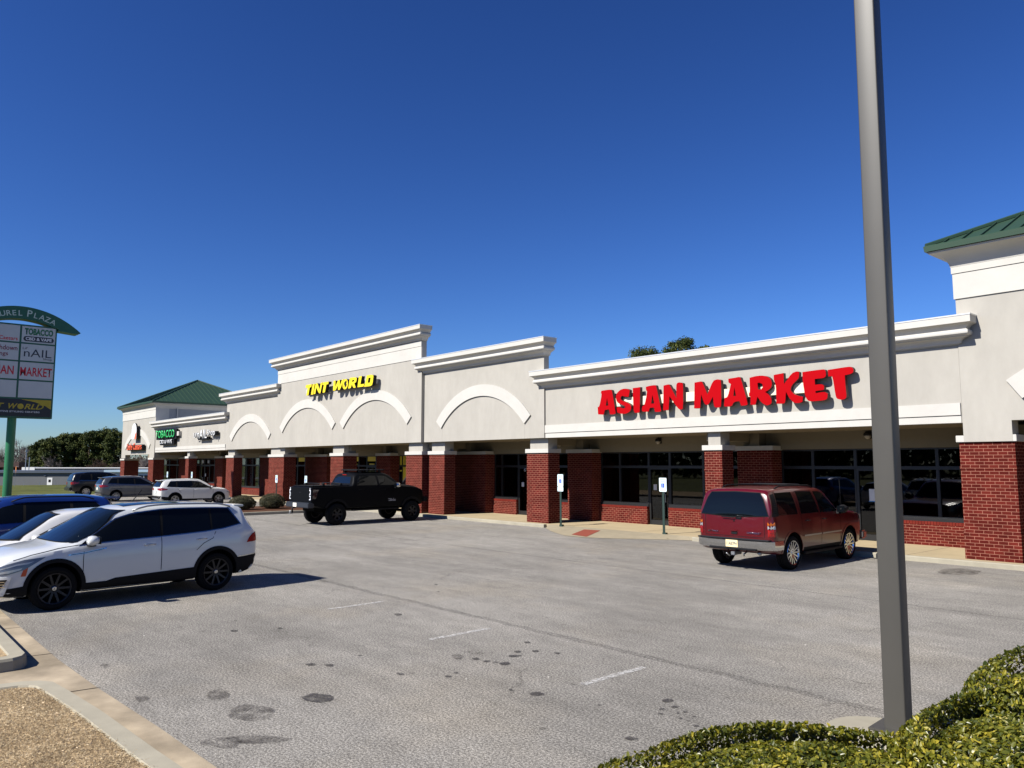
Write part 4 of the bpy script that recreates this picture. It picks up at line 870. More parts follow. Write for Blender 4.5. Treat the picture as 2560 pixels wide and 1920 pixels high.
def dome_bush(name, label, x, y, rx, ry, z0, h, n, seed, mat, size=.045, group=None, shape='leaf'):
    rr = random.Random(seed); t = empty(name, (x, y, z0)); tag(t, label, 'bush', group); pts = []
    for k in range(n):
        a = rr.uniform(0, 2*math.pi); c = rr.uniform(-.55, 1); s_ = math.sqrt(1-c*c); d = Vector((math.cos(a)*s_, math.sin(a)*s_, c)); r = rr.uniform(.80, 1.0)**.5 * (1+.07*pnoise(d*2+Vector((seed, 0, 0)), 1.5))
        z = h*.42 + d.z*r*h*.58; p = Vector((d.x*r*rx, d.y*r*ry, z))
        if p.z < .02: continue
        pts.append((p, d, min(1, max(0, rr.betavariate(2, 2.6)+.3*pnoise(d*3+Vector((0, seed, 0)), 1)))))
    leaves_mesh('foliage', pts, size, mat, t, rr, shape)
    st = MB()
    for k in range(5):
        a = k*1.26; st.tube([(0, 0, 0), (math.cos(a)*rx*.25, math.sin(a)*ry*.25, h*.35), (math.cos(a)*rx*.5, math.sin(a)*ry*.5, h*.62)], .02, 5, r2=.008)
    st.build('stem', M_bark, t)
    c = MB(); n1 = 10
    c.lathe([(h*.06, rx*.55), (h*.3, rx*.78), (h*.55, rx*.74), (h*.8, rx*.45), (h*.88, 0)], 16, 'z'); c.build('inner_twigs', pm('dark_twig_mass', (.018, .016, .008), .95), t, smooth=True)  # near-black brown core that backs the leaves
    return t
M_box = leaf_mat('dark_bush_leaf', (.020, .026, .010), (.045, .045, .018), (.10, .075, .03), trans=.1, rough=.6, spec=.3)
M_holly = leaf_mat('holly_leaf', (.03, .06, .012), (.09, .12, .02), (.30, .26, .05), trans=.15)
dome_bush('round_bush', 'dark clipped round bush on mulch, the one nearer the white crossover', -39.15, 15.75, .66, .66, .12, .74, 5200, 1, M_box, .05, 'round bushes in the planted island')
dome_bush('round_bush', 'dark clipped round bush on mulch, in front of the brick pier with the sign shadow', -39.15, 17.35, .66, .66, .12, .80, 5200, 2, M_box, .05, 'round bushes in the planted island')
dome_bush('holly_bush', 'lighter yellow green bush half hidden behind the tail of the black pickup', -38.75, 19.35, .62, .6, .12, 1.15, 4500, 3, M_holly, .06)
# foreground hedge: three clipped shrubs
def clip_(c, rx, ry, h, p=3.2, base=.1, e=1/2.6):
    def f(x, y):
        u = (abs((x-c[0])/rx))**p + (abs((y-c[1])/ry))**p
        return None if u >= 1 else base + (h-base)*(1-u)**e
    return f
def hz(fs):
    def f(x, y):
        z = [q for q in (g(x, y) for g in fs) if q is not None]; return max(z) if z else None
    return f
HA = clip_((-1.33, 3.42), 1.76, 1.52, .945, p=3, e=1/4); HB = clip_((-.75, 5.0), 1.38, 1.12, 1.08, p=2.6, e=1/4); HC = clip_((-.46, 6.1), 1.68, .95, 1.22, p=3, e=1/4)
hedge('clipped_hedge', 'glossy yellow green clipped hedge in the foreground left of the pole base', lambda u, v: (-3.12+u*3.2, 1.88+v*3.1), HA, 92000, 11, skirt=((-1.33, 3.42), 1.76, 1.52, .91, 3), group='clipped hedges in the foreground')
hedge('clipped_hedge', 'glossy clipped hedge in the right foreground, just right of the pole base', lambda u, v: (-2.15+u*2.8, 3.85+v*2.3), lambda x, y: (None if (HA(x, y) or 0) > (HB(x, y) or 0) else HB(x, y)), 78000, 12, skirt=((-.75, 5.0), 1.38, 1.12, 1.05, 2.6), zother=HA, group='clipped hedges in the foreground')
hedge('clipped_hedge', 'glossy clipped hedge at the right edge of frame, farthest back of the three', lambda u, v: (-2.16+u*3.4, 5.12+v*1.98), lambda x, y: (None if (HB(x, y) or 0) > (HC(x, y) or 0) else HC(x, y)), 58000, 13, skirt=((-.46, 6.1), 1.68, .95, 1.18, 3), zother=HB, group='clipped hedges in the foreground')
# dark twiggy body inside each hedge so the leaves are backed by branches
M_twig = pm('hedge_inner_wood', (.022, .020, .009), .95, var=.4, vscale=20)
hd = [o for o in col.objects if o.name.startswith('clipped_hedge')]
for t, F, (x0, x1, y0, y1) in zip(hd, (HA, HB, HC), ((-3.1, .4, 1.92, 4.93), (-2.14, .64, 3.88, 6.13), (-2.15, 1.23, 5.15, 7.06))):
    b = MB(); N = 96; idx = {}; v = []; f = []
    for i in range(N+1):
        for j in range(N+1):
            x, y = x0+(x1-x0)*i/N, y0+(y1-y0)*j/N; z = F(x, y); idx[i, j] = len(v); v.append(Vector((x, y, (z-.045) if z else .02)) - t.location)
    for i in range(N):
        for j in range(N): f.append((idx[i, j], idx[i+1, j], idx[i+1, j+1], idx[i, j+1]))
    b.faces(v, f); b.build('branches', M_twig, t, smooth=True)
flat('planting_bed', [(-3.1, 2.0), (-2.95, 4.9), (-2.2, 6.2), (-1.9, 7.0), (1.5, 7.1), (1.5, 1.5)], .06, M_mulch)
# dead lawn blades in the lower left corner
M_blade = leaf_mat('dry_grass_blade', (.26, .185, .105), (.52, .41, .25), (.70, .58, .39), rough=.7, spec=.2, trans=.25)
rr = random.Random(8); v = []; f = []; val = []
def curb_in(x): return 1.745 if x > -9.5 and False else (1.765+(x+9.5)*.081 if x > -9.5 else 1.73-(-9.5-x)*.6)
k = 0
while k < 76000:
    x = rr.uniform(-9.74, -5.6); y = rr.uniform(-1.2, 2.05)
    if y > (1.78+(x+9.5)*.082 if x > -9.5 else 1.78+(x+9.5)*1.1) - .005: continue
    if y < .2 - (x+9.7)*.6 - .9: continue
    k += 1; a = rr.uniform(0, 6.28); L = rr.uniform(.012, .038); w = rr.uniform(.0012, .0028); el = rr.uniform(.02, .75) if rr.random() < .8 else rr.uniform(.6, 1.3)
    d = Vector((math.cos(a)*math.cos(el), math.sin(a)*math.cos(el), math.sin(el))); s = Vector((-math.sin(a), math.cos(a), 0))*w; p = Vector((x, y, .119+rr.uniform(0, .012)))
    b = len(v); v += [p-s, p+s, p+d*L*.6+s*.7+Vector((0, 0, .003)), p+d*L-Vector((0, 0, .004))]; f += [(b, b+1, b+2), (b, b+2, b+3)]; q = min(1, max(0, rr.betavariate(2, 2)+.35*pnoise((x, y, 0), 2.5))); val += [q, q]
me = bpy.data.meshes.new('dry_grass'); me.from_pydata(v, [], f); at = me.attributes.new('leaf', 'FLOAT', 'FACE'); at.data.foreach_set('value', val)
tag(link('dry_grass', me, M_blade), 'tan dormant grass behind the kerb', 'grass', kind='stuff')
# fallen leaves / twigs on the lawn and gutter, weeds at the sidewalk kerb
b = MB()
for k in range(90):
    x = rr.uniform(-9.4, -5.8); y = rr.uniform(-.5, 1.7); a = rr.uniform(0, 6.28); L = rr.uniform(.01, .02); c, s = math.cos(a)*L, math.sin(a)*L
    b.face([(x-c, y-s, .145), (x+s*.6, y-c*.6, .155), (x+c, y+s, .146), (x-s*.6, y+c*.6, .15)])
tag(b.build('fallen_leaves', pm('pale_dry_leaf', (.55, .42, .26), .7), fixn=False), kind='stuff')
b = MB()
for (px, py_) in ((1384, 1316), (1667, 1349), (1700, 1348), (1722, 1351), (2256, 1399), (2280, 1401), (2306, 1404), (2313, 1402), (2333, 1400), (2331, 1396)):
    p = atZ(px, py_, 0)
    for k in range(14):
        a = rr.uniform(0, 6.28); L = rr.uniform(.03, .09); c, s = math.cos(a), math.sin(a); q = Vector((p.x+rr.uniform(-.06, .06), min(20.9, p.y)+rr.uniform(-.03, .02), .005))
        b.face([q+Vector((-s, c, 0))*.006, q+Vector((s, -c, 0))*.006, q+Vector((c*L*.6, s*L*.6, L*.8))])
tag(b.build('kerb_weeds', pm('dry_weed', (.12, .11, .04), .9), fixn=False), kind='stuff')
# ------------------------------------------------------------------ trees
M_pine = leaf_mat('pine_needles', (.014, .026, .009), (.055, .070, .016), (.16, .155, .035), rough=.7, spec=.15, trans=.08)
M_twigs = pm('bare_grey_twig', (.17, .145, .13), .95)
def pine(label, x, y, z0, H, cr, seed, clumps=60, n=75, leaf=.42, group='pines beyond the field', lo=.35, drop=0.0):
    rr = random.Random(seed); t = empty('pine_tree', (x, y, z0)); tag(t, label, 'tree', group)
    tb = MB(); tb.tube([(0, 0, 0), (rr.uniform(-.3, .3), rr.uniform(-.3, .3), H*.5), (rr.uniform(-.4, .4), rr.uniform(-.4, .4), H*.95)], .26, 7, r2=.06); pts = []
    for k in range(clumps):
        u = rr.random()**.8; h = H*(lo+(1-lo)*u); rad = cr*(1-((u-.35)/.75)**2*.75 if u > .35 else .72+u*.8)*rr.uniform(.35, 1.0); a = rr.uniform(0, 6.28)
        c = Vector((math.cos(a)*rad, math.sin(a)*rad, min(H*.97, h+rr.uniform(-.3, .3)))); cs = cr*rr.uniform(.20, .36)
        if k % 3 == 0: tb.tube([(0, 0, h*.9), c], .06, 4, r2=.02)
        tone = rr.uniform(-.22, .2)
        for q in range(n):
            d = Vector((rr.gauss(0, 1), rr.gauss(0, 1), rr.gauss(0, .62))); d = d.normalized()*rr.uniform(.35, 1)
            pts.append((c+d*cs, d, min(1, max(0, .42+tone+rr.gauss(0, .17)))))
    tb.build('trunk', M_bark, t); leaves_mesh('crown', pts, leaf, M_pine, t, rr, 'tri'); return t
def bare(label, x, y, z0, H, seed, group='bare winter trees beyond the field', mat=None, dens=1):
    rr = random.Random(seed); t = empty('bare_tree', (x, y, z0)); tag(t, label, 'tree', group); tr = MB(); tw = MB()
    def grow(p, d, L, r, lv):
        q = p + d*L; (tr if lv < 2 else tw).tube([p, p.lerp(q, .5)+Vector((rr.gauss(0, .04), rr.gauss(0, .04), 0))*L, q], r, 5 if lv < 2 else 3, r2=r*.62, cap=False)
        if lv >= 5: return
        for k in range((3 if lv > 0 else 5)+(1 if lv > 2 and dens else 0)):
            nd = (d + Vector((rr.gauss(0, .5), rr.gauss(0, .5), rr.gauss(.12, .3)))).normalized(); grow(p.lerp(q, rr.uniform(.45, 1)), nd, L*rr.uniform(.55, .78), r*.55, lv+1)
    grow(Vector((0, 0, 0)), Vector((0, 0, 1)), H*.36, H*.024, 0); tr.build('trunk', M_bark, t, fixn=False); tw.build('crown', mat or M_twigs, t, fixn=False); return t
def far(px, depth):
    """ground position at a given distance along the direction of a photo column"""
    d = _ray(px, 1160); d.z = 0; d = d / d.dot(Vector((_f.x, _f.y, 0)).normalized()); return d.x*depth, d.y*depth
T_ = [(84,205,9.8,1),(96,202,10.6,2),(110,206,11.4,3),(126,200,11.3,4),(140,207,12.1,5),(156,203,12.5,6),(172,208,12.8,7),(188,203,12.7,8),(205,206,12.9,9),(222,202,13.0,10),(240,207,13.6,11),(256,203,13.6,12),(271,206,14.2,13),(286,201,13.2,14),(299,206,11.4,15)]
names = ['low rounded pine at the left end of the far pine stand', 'second small dark pine from the left of the far stand', 'dark pine just right of the bare trees', 'rounded dark pine above the white walkway roof end', 'olive green pine left of the middle of the stand', 'tall even topped pine left of the middle of the stand', 'middle dark pine of the far stand', 'pine with yellow green side in the middle of the stand',
         'broad pine right of the middle of the stand', 'tall pine above the dark parked SUV', 'taller dark pine in the right half of the stand', 'second tallest pine near the tower corner', 'tallest pine of the far stand', 'tall pine beside the far tower with open lower trunk', 'dark pine partly hidden by the far end tower']
for (px, dp, H, sd), nm in zip(T_, names):
    x, y = far(px, dp); pine(nm, x, y, gz(x, y), H, 2.9 if sd > 3 else 2.3, 100+sd, clumps=72, n=120, leaf=.36, lo=.16 if sd in (1, 2, 3, 8, 9, 5) else .3)
for (px, dp, H, sd, nm) in ((52,215,12.5,1,'tall bare tree right of the green sign pole'),(66,212,11,2,'thin bare tree at the left edge of the pines'),(36,220,12,3,'bare tree hidden behind the green sign pole'),(10,218,10,4,'bare tree at the left edge of frame'),(-8,216,9.5,5,'bare tree cut by the left edge of frame'),(118,196,6.5,6,'low grey bare tree in front of the dark pines'),(132,194,7.5,7,'spreading bare tree in front of the olive pine'),(76,208,9.5,8,'small bare tree in front of the low rounded pine'),
                         (245,185,6,9,'brown bare tree in front of the tall pines'),(262,186,6.5,10,'reddish bare tree beside the far tower'),(283,184,6,11,'brown bare tree seen against the brick pier'),(232,190,5.5,12,'low brown bare tree over the white walkway roof')):
    x, y = far(px, dp); bare(nm, x, y, gz(x, y), H*1.12, 200+sd, mat=pm('brown_bare_twig', (.13, .085, .06), .95) if sd > 8 else None)
for (x, y, H, cr, sd, nm) in ((-57.2, 70, 15.6, 3.1, 31, 'dark pine top showing over the red letter parapet, left one'), (-52.3, 70, 16.3, 2.6, 32, 'olive pine top showing over the red letter parapet, larger right one'), (-49.7, 71, 15.4, 1.3, 34, 'tiny pine tip just right of the larger pine top')):
    pine(nm, x, y, 0, H, cr, sd, clumps=85, n=220, leaf=.2, group='pine tops behind the plaza', lo=.5)
for (px, dp, H, sd) in ((330, 180, 9, 41), (355, 178, 8, 42)):
    x, y = far(px, dp); bare('bare tree seen through the far tower passage' if sd == 41 else 'second bare tree seen through the far tower passage', x, y, gz(x, y), H, sd)
# scrub and a far wood along the horizon; wood on the far side of the road behind the viewer
def wood(name, label, xf, n, mat, leaf, seed, zf):
    rr = random.Random(seed); pts = []
    for k in range(n):
        x, y, z, nr = xf(rr); pts.append((Vector((x, y, z)), nr, min(1, max(0, .4+rr.gauss(0, .2)+.5*pnoise((x, y, z), .12)))))
    o = leaves_mesh(name, pts, leaf, mat, None, rr, 'tri'); tag(o, label, 'woodland', kind='stuff'); return o
def line_wood(x0, y0, x1, y1, h, dep, zb):
    def f(rr):
        t = rr.random(); hh = h*(.55+.45*(.5+.5*math.sin(t*37+2*math.sin(t*91))+.3*pnoise((t*60, 0, 0), 1))); return (x0+(x1-x0)*t+rr.uniform(-dep, dep), y0+(y1-y0)*t+rr.uniform(-dep, dep), zb+hh*rr.random()**.8, Vector((rr.gauss(0, 1), rr.gauss(0, 1), .6)).normalized())
    return f
M_scrub = leaf_mat('winter_scrub', (.06, .045, .032), (.12, .09, .06), (.17, .13, .085), rough=.95, spec=.05, trans=.05)
a = far(-60, 230); c = far(420, 205); wood('scrub', 'low brown winter scrub under the pines', line_wood(*a, *c, 4.8, 4, -2.9), 26000, M_scrub, .5, 51, None)
wood('treeline', 'distant tree line across the road', line_wood(-260, -95, 160, -80, 13, 6, 0), 36000, M_pine, 1.6, 52, None)
a = far(-400, 420); c = far(520, 420); wood('far_wood', 'far grey wood on the horizon', line_wood(*a, *c, 9, 10, -3), 16000, M_scrub, 1.6, 53, None)
# ------------------------------------------------------------------ far buildings
M_sidg = pm('shaded_grey_siding', (.105, .11, .115), .6, var=.04, vscale=.5); M_roofg = pm('dark_blue_grey_roof', (.06, .075, .10), .5); M_wh = pm('white_metal_roof', (.66, .66, .64), .5)
def far_box(name, label, px0, px1, dp, z0, z1, dep=12):
    a = Vector((*far(px0, dp), 0)); c = Vector((*far(px1, dp), 0)); d = (c-a).normalized(); n = Vector((-d.y, d.x, 0)); n = n if n.dot(_f) > 0 else -n
    t = empty(name, ((a+c)/2).to_tuple()); t.location.z = z0; tag(t, label, 'building'); L = (c-a).length; M = Matrix(((d.x, n.x, 0, a.x-t.location.x), (d.y, n.y, 0, a.y-t.location.y), (0, 0, 1, 0), (0, 0, 0, 1)))
    def part(nm, d_, mat, par=t):
        o = MB().box(*d_).build(nm, mat); o.data.transform(M); o.parent = par; return o
    return t, L, part
t, L, part = far_box('metal_shed', 'long low grey metal building beyond the grass field', -120, 262, 150, -1.35, 1.1)
part('wall', (0, L, 0, 12, -.6, 2.05), M_sidg); part('roof', (-.3, L+.3, -.4, 12.4, 2.051, 2.5), M_roofg)  # wall colour darkened to look shaded, though the sun reaches it
kd = L/(262+120)
for px, w, nm in ((127, .95, 'door'),): 
    dd = part(nm, ((px+120)*kd-.5, (px+120)*kd+.5, -.05, 0, -.3, 1.15), M_wh); part('door_window', ((px+120)*kd-.22, (px+120)*kd+.2, -.08, -.051, .3, .8), M_dark, dd)
part('vent', ((115+120)*kd-.2, (115+120)*kd+.2, -.12, -.001, 1.45, 1.75), M_roofg)
for k in range(14): part('fence_post', ((50+k*19)*kd+8, (50+k*19)*kd+8.06, -6, -5.94, -.6, .55), M_steel) if k % 2 == 0 else None
t, L, part = far_box('covered_walkway', 'long white roofed covered walkway behind the grey metal building', 56, 420, 172, -2.0, 2)
part('canopy_roof', (0, L, 0, 5, 3.45, 3.62), M_wh); part('roof_fascia', (.0, L, .1, 4.9, 3.2, 3.449), M_roofg); part('gable_end', (-.05, 2.8, -.05, 5, 2.6, 3.7), M_wh)
for k in range(12): part('column', (4+k*(L-6)/11, 4.15+k*(L-6)/11, .4, .55, -1, 3.19), M_steel)
t, L, part = far_box('white_trimmed_hall', 'low white building with windows seen through the far tower passage', 268, 460, 146, -1.2, 2)
part('wall', (0, L, 0, 10, -1, 2.1), pm('pale_wall', (.55, .56, .57), .7)); part('roof', (-.3, L+.3, -.5, 10, 2.101, 2.5), pm('light_blue_roof', (.30, .40, .48), .5))
for k in range(14): part('window', (.9+k*L/14, .9+k*L/14+.8, -.05, -.001, -.2, 1.5), M_dark)
t, L, part = far_box('brick_house', 'brown roofed brick house at the left edge of the frame', -60, 47, 176, -2.6, 2)
part('wall', (0, L, 0, 2.4, 0, 4.3), pm('far_brick', (.13, .05, .04), .9)); o = part('roof', (-.3, L+.3, -.4, 2.8, 4.301, 5.4), pm('brown_shingle', (.075, .05, .045), .9))
for k in range(5): part('window', (1+k*L/5, 2+k*L/5, -.05, -.001, 2.6, 4.0), M_dark)
x, y = far(40, 120); fl = empty('feather_flag', (x, y, gz(x, y))); tag(fl, 'small orange and white feather flag beside the green sign pole', 'flag')
MB().tube([(0, 0, 0), (0, 0, 2.9), (.12, .1, 3.15), (.35, .3, 3.1)], .02, 5).build('flag_pole', M_steel, fl)
b = MB(); b.prism([(.02, 2.2), (.03, 3.0), (.14, 3.16), (.36, 3.1), (.5, 2.6), (.52, 2.0), (.4, 2.5), (.2, 2.75)], 'y', -.006, .006); b.build('flag_cloth', pm('orange_flag_cloth', (.75, .25, .06), .7), fl)
for (px, hh, nm) in ((64, 7.2, 'thin far utility pole with a lamp above the grey shed roof'), (73, 5.6, 'shorter far utility pole beside the one with a lamp')):
    x, y = far(px, 160); up = empty('utility_pole', (x, y, gz(x, y))); tag(up, nm, 'utility pole'); MB().tube([(0, 0, 0), (0, 0, hh)], .09, 6).build('pole_shaft', M_steel, up)
    if hh > 6: MB().box(-.5, .2, -.12, .12, hh-.5, hh-.2).build('lamp_head', M_steel, up)
ws = MB().prism([(-.9, 0), (.9, 0), (.9, .07), (.85, .14), (-.85, .14), (-.9, .07)], 'y', -.08, .08).build('wheel_stop', pm('black_stop', (.02, .02, .022), .8)); ws.location = (-48.3, 19.9, 0); tag(ws, 'black wheel stop in front of the white crossover', 'wheel stop')  # one near-black colour over the whole block
# ------------------------------------------------------------------ vehicles
def pchip(pts):
    xs = [p[0] for p in pts]; ys = [p[1] for p in pts]; n = len(xs); h = [xs[i+1]-xs[i] for i in range(n-1)]; dl = [(ys[i+1]-ys[i])/h[i] for i in range(n-1)]
    m = [0]*n; m[0] = dl[0]; m[-1] = dl[-1]
    for i in range(1, n-1): m[i] = 0 if dl[i-1]*dl[i] <= 0 else 2/(1/dl[i-1]+1/dl[i])
    def f(x):
        x = min(xs[-1], max(xs[0], x)); i = max(0, min(n-2, next((k for k in range(n-1) if x <= xs[k+1]), n-2)))
        t = (x-xs[i])/h[i]; return ((2*t-3)*t*t+1)*ys[i] + ((t-2)*t+1)*t*h[i]*m[i] + (3-2*t)*t*t*ys[i+1] + (t-1)*t*t*h[i]*m[i+1]
    return f
M_tyre = pm('tyre_rubber', (.008, .008, .008), .9, spec=.1, bump=.2, bscale=60); M_clad = pm('black_cladding', (.007, .007, .008), .65, spec=.12, bump=.1, bscale=90)
M_cglass = glass_mat('car_glass', .05, 1.25, (.5, .55, .6), .01)
def opaque_glass(name, c, rough=.03): return pm(name, c, rough, spec=.28)
M_win = opaque_glass('tinted_car_glass', (.003, .004, .005)); M_win2 = opaque_glass('blue_tinted_windscreen', (.004, .008, .016)); M_rubber = pm('window_seal', (.005, .005, .005), .8, spec=.2)
M_seamc = pm('panel_gap', (.012, .012, .014), .8); M_tail = pm('red_tail_lens', (.24, .003, .004), .2, coat=.6); M_amber = pm('amber_lens', (.42, .10, .005), .25, coat=.5); M_clear = pm('clear_lens', (.30, .32, .33), .12, coat=.8, spec=.7)
M_rimd = pm('dark_alloy', (.018, .018, .021), .35, metal=.5); M_rims = pm('silver_alloy', (.45, .45, .46), .28, metal=.9); M_disc = pm('brake_disc', (.12, .12, .12), .5, metal=.8)
M_platew = pm('licence_plate', (.72, .70, .60), .5); M_plated = pm('plate_ink', (.04, .05, .10), .5); M_liner = pm('wheel_well', (.006, .006, .006), .95)
M_seat = pm('grey_seat', (.10, .10, .11), .9)
def wheel(par, x, y, R, w, rr_, n, mrim, side, style='slim'):
    t = empty('wheel', (x, y, R)); t.parent = par; t.rotation_euler = (0, 0, 0 if side > 0 else math.pi)
    hw = w/2; pr = [(-hw+.01, rr_), (-hw, rr_+.02), (-hw, R-.05), (-hw+.02, R-.012), (-hw+.05, R), (-.03, R), (-.03, R-.012), (-.018, R-.012), (-.018, R), (.018, R), (.018, R-.012), (.03, R-.012), (.03, R), (hw-.05, R), (hw-.02, R-.012), (hw, R-.05), (hw+.004, (R+rr_)/2), (hw, rr_+.02), (hw-.012, rr_)]
    b = MB(); b.lathe(pr, 44, 'x'); ty = b.build('tyre', M_tyre, t, smooth=True, sharp=35)
    b = MB(); b.lathe([(hw-.012, rr_), (hw+.0, rr_-.006), (hw-.006, rr_-.022), (hw-.03, rr_-.03), (hw-.09, rr_-.045), (-hw+.02, rr_-.05), (-hw+.02, rr_)], 44, 'x')
    hub = hw-.035 if style != 'deep' else hw-.08
    b.lathe([(hub+.012, 0), (hub+.012, .035), (hub, .055), (hub-.02, .065), (hub-.05, .075)], 20, 'x')
    for k in range(n):
        a = 2*math.pi*k/n
        for off in ((0,) if style == 'slim' else (-.10, .10)):
            ww = {'slim': .020, 'pair': .011, 'wide': .03, 'deep': .026}[style]; a2 = a+off*(.5 if style != 'pair' else 1)
            r0, r1 = .04, rr_-.02
            c, s_ = math.cos(a2), math.sin(a2); c2, s2 = math.cos(a2+off*.35), math.sin(a2+off*.35)
            def P(r, t_, d, cc, ss): return (d, cc*r-ss*t_, ss*r+cc*t_)
            d0, d1 = hub, hw-.014
            v = [P(r0, -ww, d0, c, s_), P(r0, ww, d0, c, s_), P(r1, ww*.8, d1, c2, s2), P(r1, -ww*.8, d1, c2, s2), P(r0, -ww, d0-.03, c, s_), P(r0, ww, d0-.03, c, s_), P(r1, ww*.8, d1-.03, c2, s2), P(r1, -ww*.8, d1-.03, c2, s2)]
            b.faces(v, [(0, 1, 2, 3), (4, 7, 6, 5), (0, 4, 5, 1), (1, 5, 6, 2), (2, 6, 7, 3), (3, 7, 4, 0)])
    b.build('rim', mrim, t, smooth=True, sharp=30)
    b = MB(); b.lathe([(hw-.11, .0), (hw-.11, rr_*.72), (hw-.13, rr_*.72)], 24, 'x'); b.lathe([(-hw+.03, 0), (-hw+.03, rr_-.04)], 24, 'x'); b.build('brake_disc', M_disc if mrim is not M_rimd else M_liner, t)
    return t
class Car:
    def __init__(s, name, label, cat, spec, loc, rz, paint, scale=1.0, group=None):
        s.sp = spec; s.root = empty(name, loc, rz, scale); tag(s.root, label, cat, group); s.paint = paint; s.body()
    def body(s):
        sp = s.sp; C = {k: pchip(sp[k]) for k in ('bot', 'w', 'belt', 'top', 'redge', 'rw')}; s.C = C; y0, y1 = sp['belt'][0][0], sp['belt'][-1][0]
        ys = set()
        for k in C: ys |= {p[0] for p in sp[k]}
        n = 84; ys |= {y0+(y1-y0)*i/n for i in range(n+1)}; ys = sorted(y for y in ys if y0 <= y <= y1); yy = [ys[0]]
        for y in ys[1:]:
            if y-yy[-1] > .012: yy.append(y)
        yy[-1] = y1; rows = []; tuck = sp.get('tuck', .06); bulge = sp.get('bulge', .012)
        for y in yy:
            w, zb, ze, zt, zr, rw = (C[k](y) for k in ('w', 'bot', 'belt', 'top', 'redge', 'rw')); ze = min(ze, zt-.012); zr = min(max(zr, ze+.004), zt-.004); rw = min(rw, w*.96); hh = ze-zb
            pw = w*sp.get('beltin', .955)
            P = [(0, zb), (w*.55, zb), (w*.86, zb+.01), (w-tuck, zb+.035), (w-tuck*.35, zb+hh*.16), (w-.008, zb+hh*.32), (w, zb+hh*.50), (w-.002, zb+hh*.66), (w-.010, zb+hh*.80), (w*.985-.006, zb+hh*.91), (pw, ze)]
            for t in (.2, .42, .64, .84): P.append((pw+(rw-pw)*t + bulge*math.sin(math.pi*t), ze+(zr-ze)*t))
            P += [(rw, zr), (rw-.035, zr+(zt-zr)*.34), (rw*.86, zr+(zt-zr)*.62), (rw*.62, zr+(zt-zr)*.84), (rw*.32, zr+(zt-zr)*.96), (0, zt)]
            rows.append([Vector((x, y, z)) for x, z in P])
        k = len(rows[0]); v = []; f = []; m = 2*k-2
        for r in rows: v += r + [Vector((-p.x, p.y, p.z)) for p in reversed(r[1:-1])]
        for i in range(len(rows)-1):
            for q in range(m): f.append((i*m+q, i*m+(q+1) % m, (i+1)*m+(q+1) % m, (i+1)*m+q))
        f += [tuple(range(m)), tuple(reversed(range((len(rows)-1)*m, len(rows)*m)))]
        me = bpy.data.meshes.new('body'); me.from_pydata(v, [], f); me.update(); bm = bmesh.new(); bm.from_mesh(me); bmesh.ops.recalc_face_normals(bm, faces=bm.faces); bmesh.ops.triangulate(bm, faces=[q for q in bm.faces if len(q.verts) > 4]); bm.to_mesh(me)
        s.bvh = BVHTree.FromBMesh(bm); bm.free()
        o = bpy.data.objects.new('body', me); col.objects.link(o); me.materials.append(s.paint); me.materials.append(M_liner)
        cb = MB(); ra = sp['arch']
        for yy_ in sp['axles']:
            for sd in (-1, 1):
                N = 36; c0, c1 = sd*.42, sd*1.3; b0 = len(cb.v)
                for x in (c0, c1):
                    for q in range(N): a = 2*math.pi*q/N; cb.v.append(Vector((x, yy_+ra*math.cos(a), sp['R']+.02+ra*math.sin(a))))
                for q in range(N): cb.f.append((b0+q, b0+(q+1) % N, b0+N+(q+1) % N, b0+N+q)); cb.mi.append(1); cb.uv.append(None)
                cb.f.append(tuple(range(b0, b0+N))); cb.f.append(tuple(reversed(range(b0+N, b0+2*N)))); cb.mi += [1, 1]; cb.uv += [None, None]
        c = cb.build('cutter', [s.paint, M_liner]); md = o.modifiers.new('b', 'BOOLEAN'); md.operation = 'DIFFERENCE'; md.object = c; md.solver = 'EXACT'; md.use_self = False
        bpy.context.view_layer.update(); me2 = bpy.data.meshes.new_from_object(o.evaluated_get(bpy.context.evaluated_depsgraph_get())); bpy.data.objects.remove(o); bpy.data.objects.remove(c)
        for p in me2.polygons: p.use_smooth = True
        me2.set_sharp_from_angle(angle=R_(34)); s.bo = link('body', me2, None, s.root)
    def hit(s, p, axis, sgn):
        p = Vector(p)
        o, d = {'x': (Vector((sgn*3, p.x, p.y)), Vector((-sgn, 0, 0))), 'y': (Vector((p.x, sgn*6, p.y)), Vector((0, -sgn, 0))), 'z': (Vector((p.x, p.y, 5)), Vector((0, 0, -1)))}[axis]
        h = s.bvh.ray_cast(o, d); return (h[0], h[1]) if h[0] is not None else (None, None)
    def patch(s, name, poly, axis, sgn, mat, off=.004, par=None, step=.06, thick=0.0, holes=()):
        """drape an outline over the body; poly 2D in the plane seen along the axis"""
        P = []; E = []
        for lp in [poly]+list(holes):
            b0 = len(P); q = []
            for a, c in zip(lp, list(lp[1:])+[lp[0]]):
                k = max(1, int(math.dist(a, c)/step))
                for i in range(k): q.append((a[0]+(c[0]-a[0])*i/k, a[1]+(c[1]-a[1])*i/k))
            P += q; E += [(b0+i, b0+(i+1) % len(q)) for i in range(len(q))]
        outer = P[:len(P)]; xs = [p[0] for p in P]; zs = [p[1] for p in P]
        def inside(pt, lp):
            c = False; j = len(lp)-1
            for i in range(len(lp)):
                if (lp[i][1] > pt[1]) != (lp[j][1] > pt[1]) and pt[0] < (lp[j][0]-lp[i][0])*(pt[1]-lp[i][1])/(lp[j][1]-lp[i][1])+lp[i][0]: c = not c
                j = i
            return c
        gx = min(xs)+step*.5
